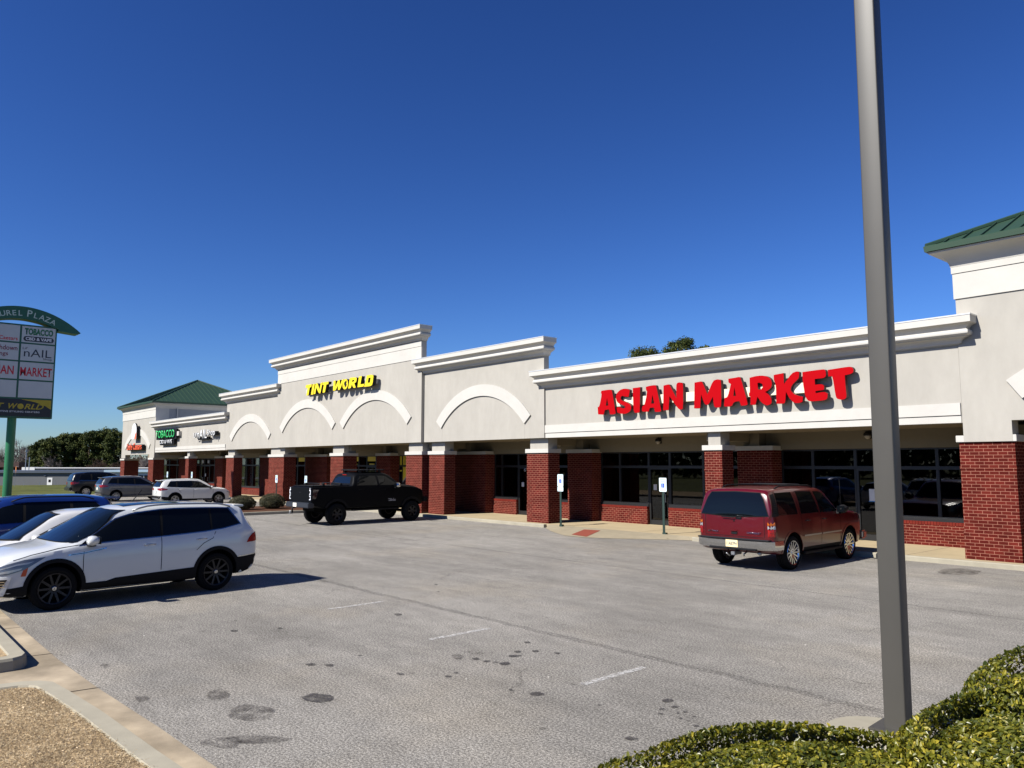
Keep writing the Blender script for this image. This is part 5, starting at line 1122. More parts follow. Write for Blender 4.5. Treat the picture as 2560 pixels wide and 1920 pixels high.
        while gx < max(xs):
            gz_ = min(zs)+step*.5
            while gz_ < max(zs):
                if inside((gx, gz_), poly) and not any(inside((gx, gz_), h) for h in holes) and min(math.dist((gx, gz_), p) for p in outer) > step*.45: P.append((gx, gz_))
                gz_ += step
            gx += step
        vs, es, fs, *_ = geometry.delaunay_2d_cdt([Vector(p) for p in P], E, [], 1, 1e-5)
        v3 = []; last = None
        for p in vs:
            h, n = s.hit(p, axis, sgn)
            if h is None: v3.append(None); continue
            if n.dot({'x': Vector((sgn, 0, 0)), 'y': Vector((0, sgn, 0)), 'z': Vector((0, 0, 1))}[axis]) < 0: n = -n
            v3.append((h+n*off, n))
        b = MB(); mp = {}
        ff = []
        for f in fs:
            if any(v3[i] is None for i in f): continue
            c = sum((Vector(vs[i]) for i in f), Vector((0, 0)))/len(f)
            if any(inside(c, h) for h in holes): continue
            ff.append(f)
        if not ff: return None
        for f in ff:
            for i in f:
                if i not in mp: mp[i] = len(b.v); b.v.append(v3[i][0])
        for f in ff: b.f.append(tuple(mp[i] for i in f)); b.mi.append(0); b.uv.append(None)
        if thick:
            inv = {}
            for i in list(mp): inv[i] = len(b.v); b.v.append(v3[i][0]-v3[i][1]*thick)
            from collections import Counter
            cnt = Counter(); 
            for f in ff:
                for a, c in zip(f, list(f[1:])+[f[0]]): cnt[frozenset((a, c))] += 1
            for f in ff:
                for a, c in zip(f, list(f[1:])+[f[0]]):
                    if cnt[frozenset((a, c))] == 1: b.f.append((mp[a], inv[a], inv[c], mp[c])); b.mi.append(0); b.uv.append(None)
        o = b.build(name, mat, par or s.root, fixn=bool(thick))
        want = {'x': Vector((sgn, 0, 0)), 'y': Vector((0, sgn, 0)), 'z': Vector((0, 0, 1))}[axis]
        if o.data.polygons[0].normal.dot(want) < 0: o.data.flip_normals()
        for p in o.data.polygons: p.use_smooth = True
        if thick: o.data.set_sharp_from_angle(angle=R_(40))
        return o
    def sides(s, name, poly, mat, **k): return [s.patch(name, poly, 'x', sg, mat, **k) for sg in (1, -1)]
    def line(s, name, pts, wdt, mat, sg, off=.003, par=None):
        poly = []; P = [Vector(p) for p in pts]; L = []; Rr = []
        for i, p in enumerate(P):
            d = (P[min(i+1, len(P)-1)]-P[max(0, i-1)]).normalized(); n = Vector((-d.y, d.x))*wdt/2; L.append(tuple(p+n)); Rr.append(tuple(p-n))
        return s.patch(name, L+Rr[::-1], 'x', sg, mat, off=off, par=par, step=.08)
    def glass_band(s, quads, mat, lowz=.03, topz=.035, tm=None, margin=.03, kick=0.0, ky=-1.2, split=False):
        """quads: (yb0, yb1, yt0, yt1) windows along belt and roof edge"""
        C = s.C
        def quad(yb0, yb1, yt0, yt1, e=0.0):
            n = 8; lo = [(yb0+(yb1-yb0)*i/n, 0) for i in range(n+1)]; hi = [(yt0+(yt1-yt0)*i/n, 0) for i in range(n+1)]
            def B(y): return min(C['belt'](y), C['top'](y)-.012)+lowz-e+(kick*((ky-y)/.7)**1.5 if y < ky else 0)
            def T(y): return C['redge'](y)-topz+e
            return [(y, B(y)) for y, _ in lo] + [(y, max(T(y), B(y)+.01)) for y, _ in reversed(hi)]
        for sg in (1, -1):
            a = min(q[0] for q in quads); c = max(q[1] for q in quads); at = min(q[2] for q in quads); ct = max(q[3] for q in quads)
            if tm: s.patch('window_trim', quad(a-margin*1.9, c+margin*2.2, at-margin*1.3, ct+margin*.8, margin*1.0), 'x', sg, tm, off=.0025)
            if not split: s.patch('window_surround', quad(a-margin*.8, c+margin, at-margin*.5, ct+margin*.3, margin*.3), 'x', sg, M_rubber, off=.004)
            else:
                for q in quads: s.patch('window_surround', quad(q[0]-margin*.7, q[1]+margin*.7, q[2]-margin*.6, q[3]+margin*.6, margin*.35), 'x', sg, M_rubber, off=.004)
            for q in quads: s.patch('window', quad(*q), 'x', sg, mat, off=.0065)
    def wheels(s, w, rim, n, mrim, style='slim', inset=.02):
        sp = s.sp
        for yy in sp['axles']:
            for sg in (1, -1): wheel(s.root, sg*(s.C['w'](yy)-w/2-inset), yy, sp['R'], w, rim, n, mrim, sg, style)
    def flares(s, mat, wd=.05, off=.012, a0=-12, a1=192, lowfront=0):
        sp = s.sp
        for yy in sp['axles']:
            R0, R1 = sp['arch']-.01, sp['arch']+wd; N = 22; zc = sp['R']+.02
            o = [(yy+R1*math.cos(R_(a0+(a1-a0)*k/N)), zc+R1*math.sin(R_(a0+(a1-a0)*k/N))) for k in range(N+1)]; i = [(yy+R0*math.cos(R_(a0+(a1-a0)*k/N)), zc+R0*math.sin(R_(a0+(a1-a0)*k/N))) for k in range(N+1)]
            o = [(y, max(z, s.C['bot'](y)+.04)) for y, z in o]; i = [(y, max(z, s.C['bot'](y)+.04)) for y, z in i]
            s.sides('wheel_arch_trim', o+i[::-1], mat, off=off, thick=off+.01)
    def mirror(s, y, z, sc=1.0, cap=None, low=M_black):
        for sg in (1, -1):
            h, n = s.hit((y, z), 'x', sg); x = h.x; 
            b = MB(); m = 10
            prof = [(-.5, .0), (-.48, .3), (-.40, .62), (-.15, .92), (.15, 1.0), (.40, .86), (.5, .6), (.52, 0)]
            v = []
            for t, r in prof:
                for q in range(16): a = 2*math.pi*q/16; v.append((x+sg*(.155+.115*math.cos(a)*r*abs(math.cos(a))**-.15 if abs(math.cos(a)) > .01 else x*0+x+sg*.155 - x) if 0 else x+sg*(.16+.118*math.cos(a)*r), y+.02+t*.17*sc, z+.075*sc+.078*sc*math.sin(a)*r))
            f = [(i*16+q, i*16+(q+1) % 16, (i+1)*16+(q+1) % 16, (i+1)*16+q) for i in range(len(prof)-1) for q in range(16)]
            b.faces(v, f); mo = b.build('wing_mirror', cap or s.paint, s.root, smooth=True, merge=True)
            b = MB(); b.prism([(y-.03, z-.02), (y+.07, z-.02), (y+.06, z+.05), (y-.02, z+.05)], 'x', x-sg*.02, x+sg*.14); b.build('mirror_arm', low, mo)
            b = MB(); b.box(x+sg*.06, x+sg*.25, y-.068*sc, y-.062*sc, z+.02, z+.13*sc); b.build('mirror_glass', M_win, mo)
    def handle(s, y, z, mat=None, L=.2, flat=False):
        for sg in (1, -1):
            h, n = s.hit((y, z), 'x', sg)
            if h is None: continue
            b = MB(); x = h.x
            b.tube([(x, y-L/2, z), (x+sg*.03, y-L/2+.02, z+.003), (x+sg*.036, y, z+.006), (x+sg*.03, y+L/2-.02, z+.003), (x, y+L/2, z)], .013, 6); b.build('door_handle', mat or s.paint, s.root, smooth=True)
    def rails(s, y0, y1, mat, h=.045, r=.014, inx=.02, black=False):
        for sg in (1, -1):
            pts = []; n = 14
            for k in range(n+1):
                y = y0+(y1-y0)*k/n; x = s.C['rw'](y)-inx; zz = s.C['redge'](y)+(s.C['top'](y)-s.C['redge'](y))*.34; e = min(1, min(k, n-k)/1.6); pts.append((sg*x, y, zz-.01+h*e))
            b = MB(); b.tube(pts, r, 8)
            b.build('roof_rail', mat, s.root, smooth=True)
    def rearwin(s, pts, mat, sgn=-1, name='rear_window', off=.006, edge=.03):
        full = pts + [(-x, z) for x, z in reversed(pts)]
        cx = 0; cz = sum(p[1] for p in pts)/len(pts); big = [(x*(1+edge/.6), cz+(z-cz)*(1+edge/.25)) for x, z in full]
        s.patch('window_surround', big, 'y', sgn, M_rubber, off=off+.002, step=.04); return s.patch(name, full, 'y', sgn, mat, off=off+.007, step=.04)
    def plate(s, z, txt, ink=None, face=None, sgn=-1, w=.31, h=.155, x=0.0, off=.012):
        hh, n = s.hit((x, z), 'y', sgn); y = hh.y+sgn*off
        p = MB().box(x-w/2, x+w/2, y, y+sgn*.008, z-h/2, z+h/2).build('licence_plate', face or M_platew, s.root)
        if txt: text_on('plate_number', txt, (x-w*.42*(-sgn), y+sgn*.0105, z-h*.28), (-sgn, 0, 0), (0, 0, 1), ink or M_plated, p, width=w*.84, height=h*.5, weight=.02)
        return p
    def bar(s, name, path, r, mat, n=8): return MB().tube(path, r, n).build(name, mat, s.root, smooth=True)
    def rbox(s, name, d, mat, bev=.03, par=None, taper=None):
        return MB().box(*d).build(name, mat, par or s.root, bevel=bev, smooth=True, sharp=50)
def paint(name, c, metal=0.0, rough=.28, coat=1.0): return pm(name, c, rough, metal=metal, coat=coat, var=.012, vscale=.8)
def door_lines(c, ys, z0f, mat=M_seamc, wd=.011, tops=None):
    for sg in (1, -1):
        for i, (yb, yt, zb) in enumerate(ys): c.line('door_gap', [(yb, zb), (yb+(yt-yb)*.45, zb+(z0f-zb)*.55), (yt, z0f)], wd, mat, sg, off=.0028)
# --- the white three row crossover close to the camera (faces -Y)
P_white = paint('pearl_white_paint', (.52, .54, .54)); P_white2 = paint('white_paint', (.56, .56, .54)); P_blue = paint('blue_paint', (.008, .028, .155), .3); P_red = paint('maroon_paint', (.075, .0012, .003), .0, .28, .5)
P_blk = pm('matte_black_paint', (.003, .0034, .0042), .5, spec=.07); P_gry = paint('grey_metallic_paint', (.10, .105, .115), .6, .3); P_bk2 = paint('gloss_black_paint', (.003, .003, .004), 0, .3, .3)
TG = dict(R=.355, arch=.415, axles=(-1.395, 1.395), tuck=.05, bulge=.015,
  bot=[(-2.31,.50),(-2.2,.36),(-1.95,.27),(-1.0,.25),(1.0,.24),(2.0,.25),(2.2,.27),(2.33,.36)],
  w=[(-2.31,.66),(-2.27,.76),(-2.15,.845),(-1.9,.905),(-1.2,.92),(1.2,.92),(1.7,.905),(2.05,.84),(2.22,.74),(2.33,.55)],
  belt=[(-2.31,.98),(-2.26,1.06),(-2.1,1.12),(-1.6,1.12),(-.4,1.07),(.7,1.03),(1.1,1.0),(1.5,.955),(2.0,.85),(2.25,.73),(2.33,.62)],
  top=[(-2.31,1.0),(-2.27,1.10),(-2.1,1.36),(-1.99,1.57),(-1.86,1.615),(-1.2,1.665),(-.4,1.685),(.2,1.655),(.42,1.61),(.95,1.31),(1.32,1.09),(1.42,1.06),(1.8,1.005),(2.1,.92),(2.26,.80),(2.33,.66)],
  redge=[(-2.31,.99),(-2.25,1.08),(-2.08,1.32),(-1.95,1.53),(-1.5,1.575),(-.6,1.595),(.05,1.545),(.35,1.48),(.9,1.20),(1.22,1.03),(1.5,.985),(2.0,.88),(2.25,.75),(2.33,.64)],
  rw=[(-2.31,.64),(-2.1,.68),(-1.9,.64),(-.6,.645),(.2,.635),(.8,.70),(1.25,.79),(1.6,.79),(2.0,.74),(2.2,.64),(2.33,.48)])
tg = Car('parked_suv', 'white crossover with black cladding and roof rails parked nearest the camera, facing left', 'car', TG, (-16.16, 4.23, 0), R_(180+6), P_white, 1.015)
tg.glass_band([(-1.86,-1.30,-1.68,-1.33),(-1.26,-.36,-1.29,-.40),(-.31,1.00,-.35,.40)], M_win, tm=M_chrome, margin=.026, lowz=.04, topz=.032, kick=.11, ky=-1.27)
tg.flares(M_clad, .055, .010); tg.wheels(.235, .258, 10, M_rimd, 'slim')
tg.sides('sill_cladding', [(-.97,.27),(.97,.26),(.97,.40),(.60,.40),(.45,.44),(-.97,.49)], M_clad, off=.009, thick=.015)
tg.sides('bumper_cladding', [(-2.27,.42),(-2.15,.35),(-1.83,.28),(-1.81,.60),(-2.29,.63)], M_clad, off=.007, thick=.012); tg.sides('bumper_cladding', [(1.83,.28),(2.28,.30),(2.31,.40),(2.02,.42),(1.80,.45)], M_clad, off=.007, thick=.012)
tg.sides('bumper_strip', [(-1.815,.605),(-2.28,.635),(-2.28,.652),(-1.815,.622)], M_chrome, off=.009)
door_lines(tg, [(-.33,-.33,.50)], 1.10); 
for sg in (1, -1):
    tg.line('door_gap', [(.98,.42),(.985,.8),(.97,1.03)], .011, M_seamc, sg); tg.line('door_gap', [(-.98,.80),(-1.12,.92),(-1.30,1.0),(-1.36,1.12)], .011, M_seamc, sg)
    tg.line('bonnet_gap', [(1.0,1.045),(1.35,1.0),(1.75,.925),(2.0,.855)], .008, M_seamc, sg)
    tg.line('wing_badge', [(1.22,.885),(.95,.905),(.62,.96)], .022, M_chrome, sg, off=.005); tg.line('wing_badge_inset', [(1.18,.888),(.95,.905),(.66,.95)], .010, M_seamc, sg, off=.007)
    tg.patch('tail_light', [(-2.27,.88),(-2.0,.87),(-2.06,.96),(-2.15,1.035),(-2.24,1.05)], 'x', sg, M_tail, off=.008, thick=.01)
    tg.patch('side_reflector', [(1.83,.60),(1.90,.60),(1.86,.73),(1.80,.74)], 'x', sg, pm('orange_reflector', (.45,.06,.01), .3), off=.006)
    tg.patch('headlight', [(1.55,.885),(1.85,.86),(2.08,.80),(2.27,.72),(2.28,.62),(2.08,.635),(1.86,.70)], 'x', sg, pm('dark_headlamp_lens', (.10, .115, .14), .1, coat=.8), off=.008, thick=.01)
    tg.patch('headlight_bezel', [(1.72,.83),(1.95,.80),(2.2,.72),(2.2,.705),(1.95,.775),(1.80,.79)], 'x', sg, M_clear, off=.0105); tg.patch('headlight_bezel', [(1.88,.735),(2.10,.695),(2.24,.66),(2.24,.645),(2.06,.66),(1.9,.705)], 'x', sg, M_clear, off=.0105)
    tg.patch('fog_surround', [(2.02,.60),(2.29,.60),(2.30,.30),(2.10,.31)], 'x', sg, P_white, off=.012, thick=.012); tg.patch('fog_grille', [(2.07,.565),(2.28,.565),(2.285,.40),(2.17,.385)], 'x', sg, M_black, off=.015)
    for zz in (.53, .49, .45): tg.patch('fog_slat', [(2.09,zz+.006),(2.28,zz+.006),(2.28,zz-.006),(2.10,zz-.006)], 'x', sg, M_chrome, off=.018)
tg.patch('front_grille', [(-.5,.78),(.5,.78),(.52,.62),(-.52,.62)], 'y', 1, M_black, off=.008); tg.patch('lower_grille', [(-.62,.52),(.62,.52),(.5,.34),(-.5,.34)], 'y', 1, M_black, off=.008)
tg.mirror(.86, 1.03, 1.1, cap=P_white); tg.handle(-.12, .965, M_chrome); tg.handle(-1.08, 1.0, M_chrome); tg.rails(-1.75, .12, M_steel, .045, .016, -.005)
ws_ = [(0,1.60),(.57,1.575),(.66,1.40),(.74,1.22),(.79,1.085),(0,1.09)]
tg.rearwin([(0,1.52),(.52,1.49),(.64,1.15),(0,1.13)], M_win, -1); tg.rearwin(ws_, M_win2, 1, 'windscreen', edge=.006)
tg.patch('sunroof', [(-.40,.20),(.40,.20),(.40,-.85),(-.40,-.85)], 'z', 1, M_win2, off=.008)
tg.rbox('roof_spoiler', (-.58,.58,-2.09,-1.85,1.555,1.598), P_white, .02); fin = MB(); fin.prism([(-1.93,1.60),(-1.70,1.625),(-1.86,1.665),(-1.93,1.73)], 'x', -.012, .012); fin.build('roof_antenna', M_black, tg.root, bevel=.004)
tg.patch('wheel_badge', [(1.36,.33),(1.43,.33),(1.43,.38),(1.36,.38)], 'x', 1, M_chrome) if 0 else None
for w_ in [o for o in tg.root.children if o.name.startswith('wheel') and o.type == 'EMPTY']:
    b = MB(); b.lathe([(.1, .033), (.102, .028), (.102, .0)], 18, 'x'); q = b.build('hub_cap', M_chrome, w_, fixn=False)
    text_on('hub_emblem', 'W', (.1045, -.016, -.02), (0, 1, 0), (0, 0, 1), M_black, w_, height=.022); text_on('hub_emblem', 'V', (.1045, -.011, .003), (0, 1, 0), (0, 0, 1), M_black, w_, height=.018)
# seats seen through the front side glass
# --- small white hatchback beside it
HB_ = dict(R=.30, arch=.35, axles=(-1.3, 1.3), tuck=.05, bulge=.015,
  bot=[(-1.95,.36),(-1.7,.22),(1.7,.2),(2.1,.28)], w=[(-1.95,.62),(-1.8,.78),(-1.3,.84),(1.3,.845),(1.8,.78),(2.1,.5)],
  belt=[(-1.95,.96),(-1.7,1.02),(-.5,.97),(.6,.90),(1.1,.86),(1.7,.74),(2.1,.56)],
  top=[(-1.95,.98),(-1.85,1.22),(-1.65,1.42),(-.8,1.50),(0,1.49),(.35,1.44),(.9,1.14),(1.3,.93),(1.7,.84),(2.0,.70),(2.1,.6)],
  redge=[(-1.95,.97),(-1.8,1.2),(-1.6,1.34),(-.8,1.40),(0,1.38),(.3,1.33),(.9,1.03),(1.2,.88),(1.7,.78),(2.1,.58)],
  rw=[(-1.95,.58),(-1.6,.56),(0,.56),(.4,.58),(1.1,.71),(1.7,.66),(2.1,.45)])
hb = Car('parked_hatchback', 'small white hatchback squeezed between the white crossover and the blue car', 'car', HB_, (-18.98, 3.88, 0), R_(180+4), P_white2)
hb.glass_band([(-1.5,-.75,-1.35,-.75),(-.68,1.02,-.68,.12)], M_win, lowz=.03, topz=.04, margin=.025); hb.wheels(.19, .2, 8, M_rims, 'wide')
hb.rearwin([(0,1.38),(.46,1.35),(.58,1.05),(0,1.03)], M_win, -1); hb.rearwin([(0,1.42),(.45,1.39),(.68,.95),(0,.93)], M_win2, 1, 'windscreen', edge=.02); hb.mirror(.82, .90, 1.0, cap=P_white2); hb.handle(-.5, .85)
hb.bar('roof_aerial', [(0,-1.15,1.48),(0,-1.45,1.86)], .011, M_black, 5); hb.rbox('aerial_base', (-.03,.03,-1.2,-1.1,1.48,1.51), M_black, .008)
hb.sides('headlight', [(1.55,.78),(1.95,.66),(1.98,.56),(1.72,.60)], M_clear, off=.006)
# --- blue crossover behind them
BL = dict(R=.34, arch=.39, axles=(-1.3, 1.32), tuck=.05, bulge=.015,
  bot=[(-2.2,.45),(-1.9,.27),(1.9,.24),(2.25,.34)], w=[(-2.2,.70),(-2.1,.82),(-1.6,.90),(1.5,.90),(2.0,.80),(2.25,.5)],
  belt=[(-2.2,1.0),(-2.1,1.18),(-1.6,1.16),(-.4,1.05),(.8,1.0),(1.2,.96),(2.0,.82),(2.25,.6)],
  top=[(-2.2,1.05),(-2.12,1.28),(-2.0,1.5),(-1.9,1.585),(-1.2,1.66),(-.3,1.665),(.3,1.60),(.9,1.28),(1.35,1.05),(1.9,.95),(2.25,.66)],
  redge=[(-2.2,1.02),(-2.05,1.3),(-1.9,1.47),(-1.2,1.53),(-.3,1.54),(.2,1.48),(.85,1.16),(1.2,.99),(1.9,.88),(2.25,.62)],
  rw=[(-2.2,.64),(-1.9,.62),(-.3,.62),(.3,.62),(1.1,.76),(1.8,.72),(2.25,.45)])
bl = Car('parked_suv', 'dark blue crossover parked behind the small white hatchback', 'car', BL, (-22.35, 3.3, 0), R_(180+3), P_blue, 1.02)
bl.glass_band([(-1.86,-1.12,-1.62,-1.12),(-1.05,-.12,-1.05,-.14),(-.05,.95,-.08,.32)], M_win, lowz=.03, topz=.04, margin=.025, tm=None); bl.wheels(.22, .23, 8, M_rims, 'wide')
bl.rearwin([(0,1.5),(.5,1.46),(.62,1.2),(0,1.18)], M_win, -1); bl.rearwin([(0,1.56),(.48,1.53),(.72,1.07),(0,1.06)], M_win2, 1, 'windscreen', edge=.02)
bl.rails(-1.6, .15, M_black, .05, .016, -.005); bl.rbox('roof_spoiler', (-.56,.56,-2.22,-1.85,1.535,1.575), P_blue, .015); bl.mirror(.85, 1.0, 1.0); bl.handle(-.3, .93); bl.handle(-1.0, .97)
bl.sides('tail_light', [(-2.15,.95),(-1.85,1.0),(-1.9,1.12),(-2.1,1.14)], M_tail, off=.006)
# --- maroon full size SUV (faces +Y)
TH = dict(R=.39, arch=.47, axles=(-1.50, 1.50), tuck=.05, bulge=.022, beltin=.965,
  bot=[(-2.42,.52),(-2.3,.42),(-1.9,.36),(1.9,.36),(2.3,.40),(2.55,.5)], w=[(-2.42,.90),(-2.36,.965),(-2.2,.99),(-1.5,1.0),(1.5,1.0),(2.1,.97),(2.45,.86),(2.55,.78)],
  belt=[(-2.42,1.20),(-2.3,1.26),(1.0,1.25),(1.2,1.225),(2.0,1.16),(2.45,1.09),(2.55,.98)],
  top=[(-2.42,1.27),(-2.39,1.5),(-2.33,1.80),(-2.22,1.87),(-1.2,1.905),(.2,1.89),(.50,1.85),(.82,1.55),(1.04,1.30),(1.14,1.27),(2.0,1.235),(2.45,1.16),(2.55,1.03)],
  redge=[(-2.42,1.24),(-2.37,1.5),(-2.29,1.76),(-2.1,1.815),(-1.2,1.825),(.1,1.81),(.42,1.75),(.76,1.47),(.98,1.265),(1.1,1.25),(2.0,1.18),(2.55,1.0)],
  rw=[(-2.42,.90),(-2.36,.86),(-2.25,.80),(-1.2,.79),(.4,.78),(.95,.90),(2.0,.90),(2.55,.78)])
th = Car('parked_suv', 'maroon full size SUV with chrome wheels and roof rails parked before the shops', 'car', TH, (-10.62, 18.43, 0), R_(2.2), P_red, 1.0)
th.glass_band([(-2.10,-1.22,-2.02,-1.26),(-1.04,-.16,-1.0,-.24),(-.04,.86,-.10,.36)], M_win, lowz=.015, topz=.05, margin=.022, split=True); th.wheels(.26, .285, 14, M_chrome, 'slim')
th.rearwin([(0,1.79),(.63,1.77),(.72,1.64),(.865,1.27),(0,1.225)], M_win, -1, edge=.015)
for sg in (1, -1):
    th.patch('rear_pillar_trim', [(-2.36,1.25),(-2.12,1.25),(-2.08,1.76),(-2.24,1.74)], 'x', sg, M_black, off=.007)
    for k in range(9): th.patch('pillar_louvre', [(-2.32+k*.008,1.32+k*.042),(-2.13,1.32+k*.042),(-2.13,1.335+k*.042),(-2.32+k*.008,1.335+k*.042)], 'x', sg, M_clad, off=.011)
    for nm, z0, z1, mt in (('turn_lens', 1.04, 1.12, M_amber), ('reverse_lens', .965, 1.04, M_clear), ('tail_light', .79, .965, M_tail)):
        th.patch(nm, [(-2.41,z0),(-2.30,z0),(-2.30,z1),(-2.40,z1)], 'x', sg, mt, off=.008, thick=.012); xs = sorted((sg*.855, sg*.965)); th.patch(nm, [(xs[0],z0),(xs[1],z0),(xs[1]-.0,z1),(xs[0],z1)], 'y', -1, mt, off=.010, thick=.014)
    for pts in ([(-.075,.48),(-.075,1.26)], [(-1.06,1.26),(-1.05,.95),(-1.02,.88)], [(.98,.5),(.98,1.22)], [(-1.15,1.76),(-1.10,1.26)], [(-1.10,1.77),(-1.0,1.79),(-.2,1.785),(-.12,1.27)]): th.line('door_gap', pts, .012, M_seamc, sg)
    th.line('side_moulding', [(-.98,.755),(-.10,.76)], .035, M_steel, sg, off=.012); th.line('side_moulding', [(-.04,.76),(1.0,.765)], .035, M_steel, sg, off=.012)
    th.patch('sill_cladding', [(-1.0,.37),(1.0,.37),(1.0,.485),(-1.0,.485)], 'x', sg, M_clad, off=.006); th.rbox('running_board', tuple([sg*.88, sg*1.03, -1.0, 1.0, .33, .38]), M_black, .02)
    th.bar('exhaust_pipe', [(.45,-2.2,.42),(.62,-2.38,.40)], .04, M_steel) if sg > 0 else None
th.flares(P_red, .04, .010, a0=0, a1=180); th.mirror(.82, 1.22, 1.35, cap=M_black); th.handle(.10, 1.10, M_black, .18); th.handle(-.78, 1.10, M_black, .18)
th.rails(-1.85, .2, M_black, .085, .018, .10)
for yy in (-1.0, -.4): th.bar('cross_bar', [(-.62,yy,1.945),(0,yy,1.95),(.62,yy,1.945)], .014, M_black, 6)
bp = MB(); n = 16
pts = [( -1.0+2.0*k/n, ) for k in range(n+1)]; prof = [(0,.52),(.02,.495),(.09,.49),(.13,.515),(.145,.56),(.142,.69),(.13,.698),(.0,.70)]; v = []
for (x,) in pts:
    e = max(0, abs(x)-.72)/.28; yb = -2.40+.16*e*e
    for d, z in prof: v.append((x, yb-d, z))
k = len(prof); bp.faces(v, [(i*k+q, (i+1)*k+q, (i+1)*k+q+1, i*k+q+1) for i in range(n) for q in range(k-1)]); 
for sg in (1, -1):
    v = []
    for y in (-2.25, -1.98):
        for d, z in prof: v.append((sg*(.965+d*.25), y, z))
    v0 = [(sg*1.0, -2.24-d, z) for d, z in prof]; bp.faces(v0+v[k:], [(q, k+q, k+q+1, q+1) for q in range(k-1)])
bp.build('chrome_bumper', M_chrome, th.root, smooth=True, sharp=22); th.rbox('bumper_step', (-.93,.93,-2.548,-2.30,.700,.732), pm('grey_step_pad', (.02,.021,.024), .8), .012); th.rbox('bumper_step', (-.62,.62,-2.555,-2.4,.47,.515), M_black, .015)
p_ = MB().box(-.155,.155,-2.556,-2.548,.53,.69).build('licence_plate', pm('yellow_white_plate', (.78,.66,.36), .5), th.root); text_on('plate_number', '11AB7PH', (-.135,-2.5575,.57), (1,0,0), (0,0,1), M_plated, p_, width=.27, height=.075, weight=.02)
th.patch('tailgate_gap', [(-.76,.765),(.76,.765),(.76,.777),(-.76,.777)], 'y', -1, M_seamc, off=.003)
for sg in (1,-1): a_ = sorted((sg*.762, sg*.774)); th.patch('tailgate_gap', [(a_[0],.77),(a_[1],.77),(a_[1],1.24),(a_[0],1.24)], 'y', -1, M_seamc, off=.003)
h_, n_ = th.hit((0,1.1),'y',-1); yb = h_.y
text_on('tailgate_lettering', 'CHEVROLET', (.33, yb-.02, .845), (1,0,0), (0,0,1), M_chrome, th.root, width=.36, height=.042, extrude=.004, weight=.01); text_on('tailgate_lettering', 'TAHOE', (-.62, yb-.02, .845), (1,0,0), (0,0,1), M_chrome, th.root, width=.2, height=.035, extrude=.004, weight=.01)
th.rbox('badge', (-.70,-.635,yb-.022,yb-.01,.85,.875), M_chrome, .004); th.rbox('tailgate_handle', (-.09,.09,yb-.03,yb,.875,.915), P_red, .012); th.rbox('handle_recess', (-.08,.08,yb-.012,yb,.81,.87), M_black, .006)
th.bar('rear_wiper', [(.12,yb-.03,1.225),(.0,yb-.05,1.20),(-.30,yb-.05,1.21)], .010, M_black, 6); th.rbox('wiper_motor', (.06,.20,yb-.03,yb,1.17,1.225), M_black, .012); th.rbox('tailgate_lock', (-.02,.02,yb-.008,yb,1.10,1.15), M_black, .004)
th.rbox('brake_lamp', (-.17,.17,-2.30,-2.24,1.80,1.835), M_tail, .008); th.rbox('tow_hitch', (-.05,.05,-2.52,-2.2,.34,.42), M_steel, .008); th.bar('tow_hook', [(-.25,-2.3,.42),(-.22,-2.42,.36),(-.17,-2.36,.30)], .018, M_steel); th.bar('tow_hook', [(.25,-2.3,.42),(.22,-2.42,.36),(.2,-2.36,.33)], .018, M_steel)
th.sides('headlight', [(2.3,.92),(2.5,.92),(2.5,1.08),(2.3,1.1)], M_clear, off=.006); th.rbox('chrome_bumper', (-.95,.95,2.42,2.66,.46,.68), M_chrome, .04); th.rearwin([(0,1.80),(.62,1.77),(.80,1.35),(0,1.33)], M_win, 1, 'windscreen', edge=.02)
th.bar('radio_aerial', [(.86,1.35,1.2),(.87,1.28,2.05)], .004, M_black, 5)
# --- lifted black pickup (faces +Y)
TR = dict(R=.435, arch=.52, axles=(-1.85, 1.85), tuck=.03, bulge=.02, beltin=.965,
  bot=[(-2.98,.86),(-2.8,.76),(-2.2,.66),(2.1,.64),(2.45,.72),(2.68,.86)], w=[(-2.98,.93),(-2.92,.97),(-1.0,.99),(1.6,1.0),(2.2,.97),(2.5,.88),(2.68,.72)],
  belt=[(-2.98,1.50),(-2.93,1.53),(-1.12,1.55),(-1.05,1.555),(1.1,1.55),(1.4,1.51),(2.1,1.44),(2.5,1.32),(2.68,1.12)],
  top=[(-2.98,1.53),(-2.93,1.56),(-1.16,1.58),(-1.10,1.64),(-.98,1.96),(-.90,2.08),(-.5,2.13),(.42,2.14),(.74,2.08),(1.12,1.82),(1.38,1.62),(1.9,1.58),(2.3,1.48),(2.58,1.34),(2.68,1.16)],
  redge=[(-2.98,1.51),(-1.14,1.56),(-1.08,1.64),(-.95,1.9),(-.8,2.0),(-.3,2.04),(.47,2.03),(.70,1.94),(1.06,1.70),(1.3,1.55),(2.2,1.43),(2.68,1.13)],
  rw=[(-2.98,.90),(-1.15,.93),(-1.06,.86),(-.9,.80),(.3,.78),(.6,.79),(1.2,.88),(2.1,.88),(2.68,.68)])
tr = Car('parked_pickup', 'lifted matte black crew cab pickup with a roof rack parked at the brick piers', 'pickup truck', TR, (-29.50, 17.14, 0), R_(1.5), P_blk, .985)
tr.glass_band([(-.90,.10,-.80,.05),(.20,1.14,.16,.60)], M_win, lowz=.03, topz=.06, margin=.03); tr.flares(M_clad, .085, .035, a0=0, a1=180); tr.wheels(.30, .235, 6, M_rimd, 'wide', inset=-.07)
tr.rearwin([(0,1.94),(.60,1.93),(.70,1.66),(0,1.66)], M_win2, -1, edge=.02); tr.rearwin([(0,2.02),(.62,2.0),(.78,1.68),(0,1.68)], M_win, 1, 'windscreen', edge=.02)
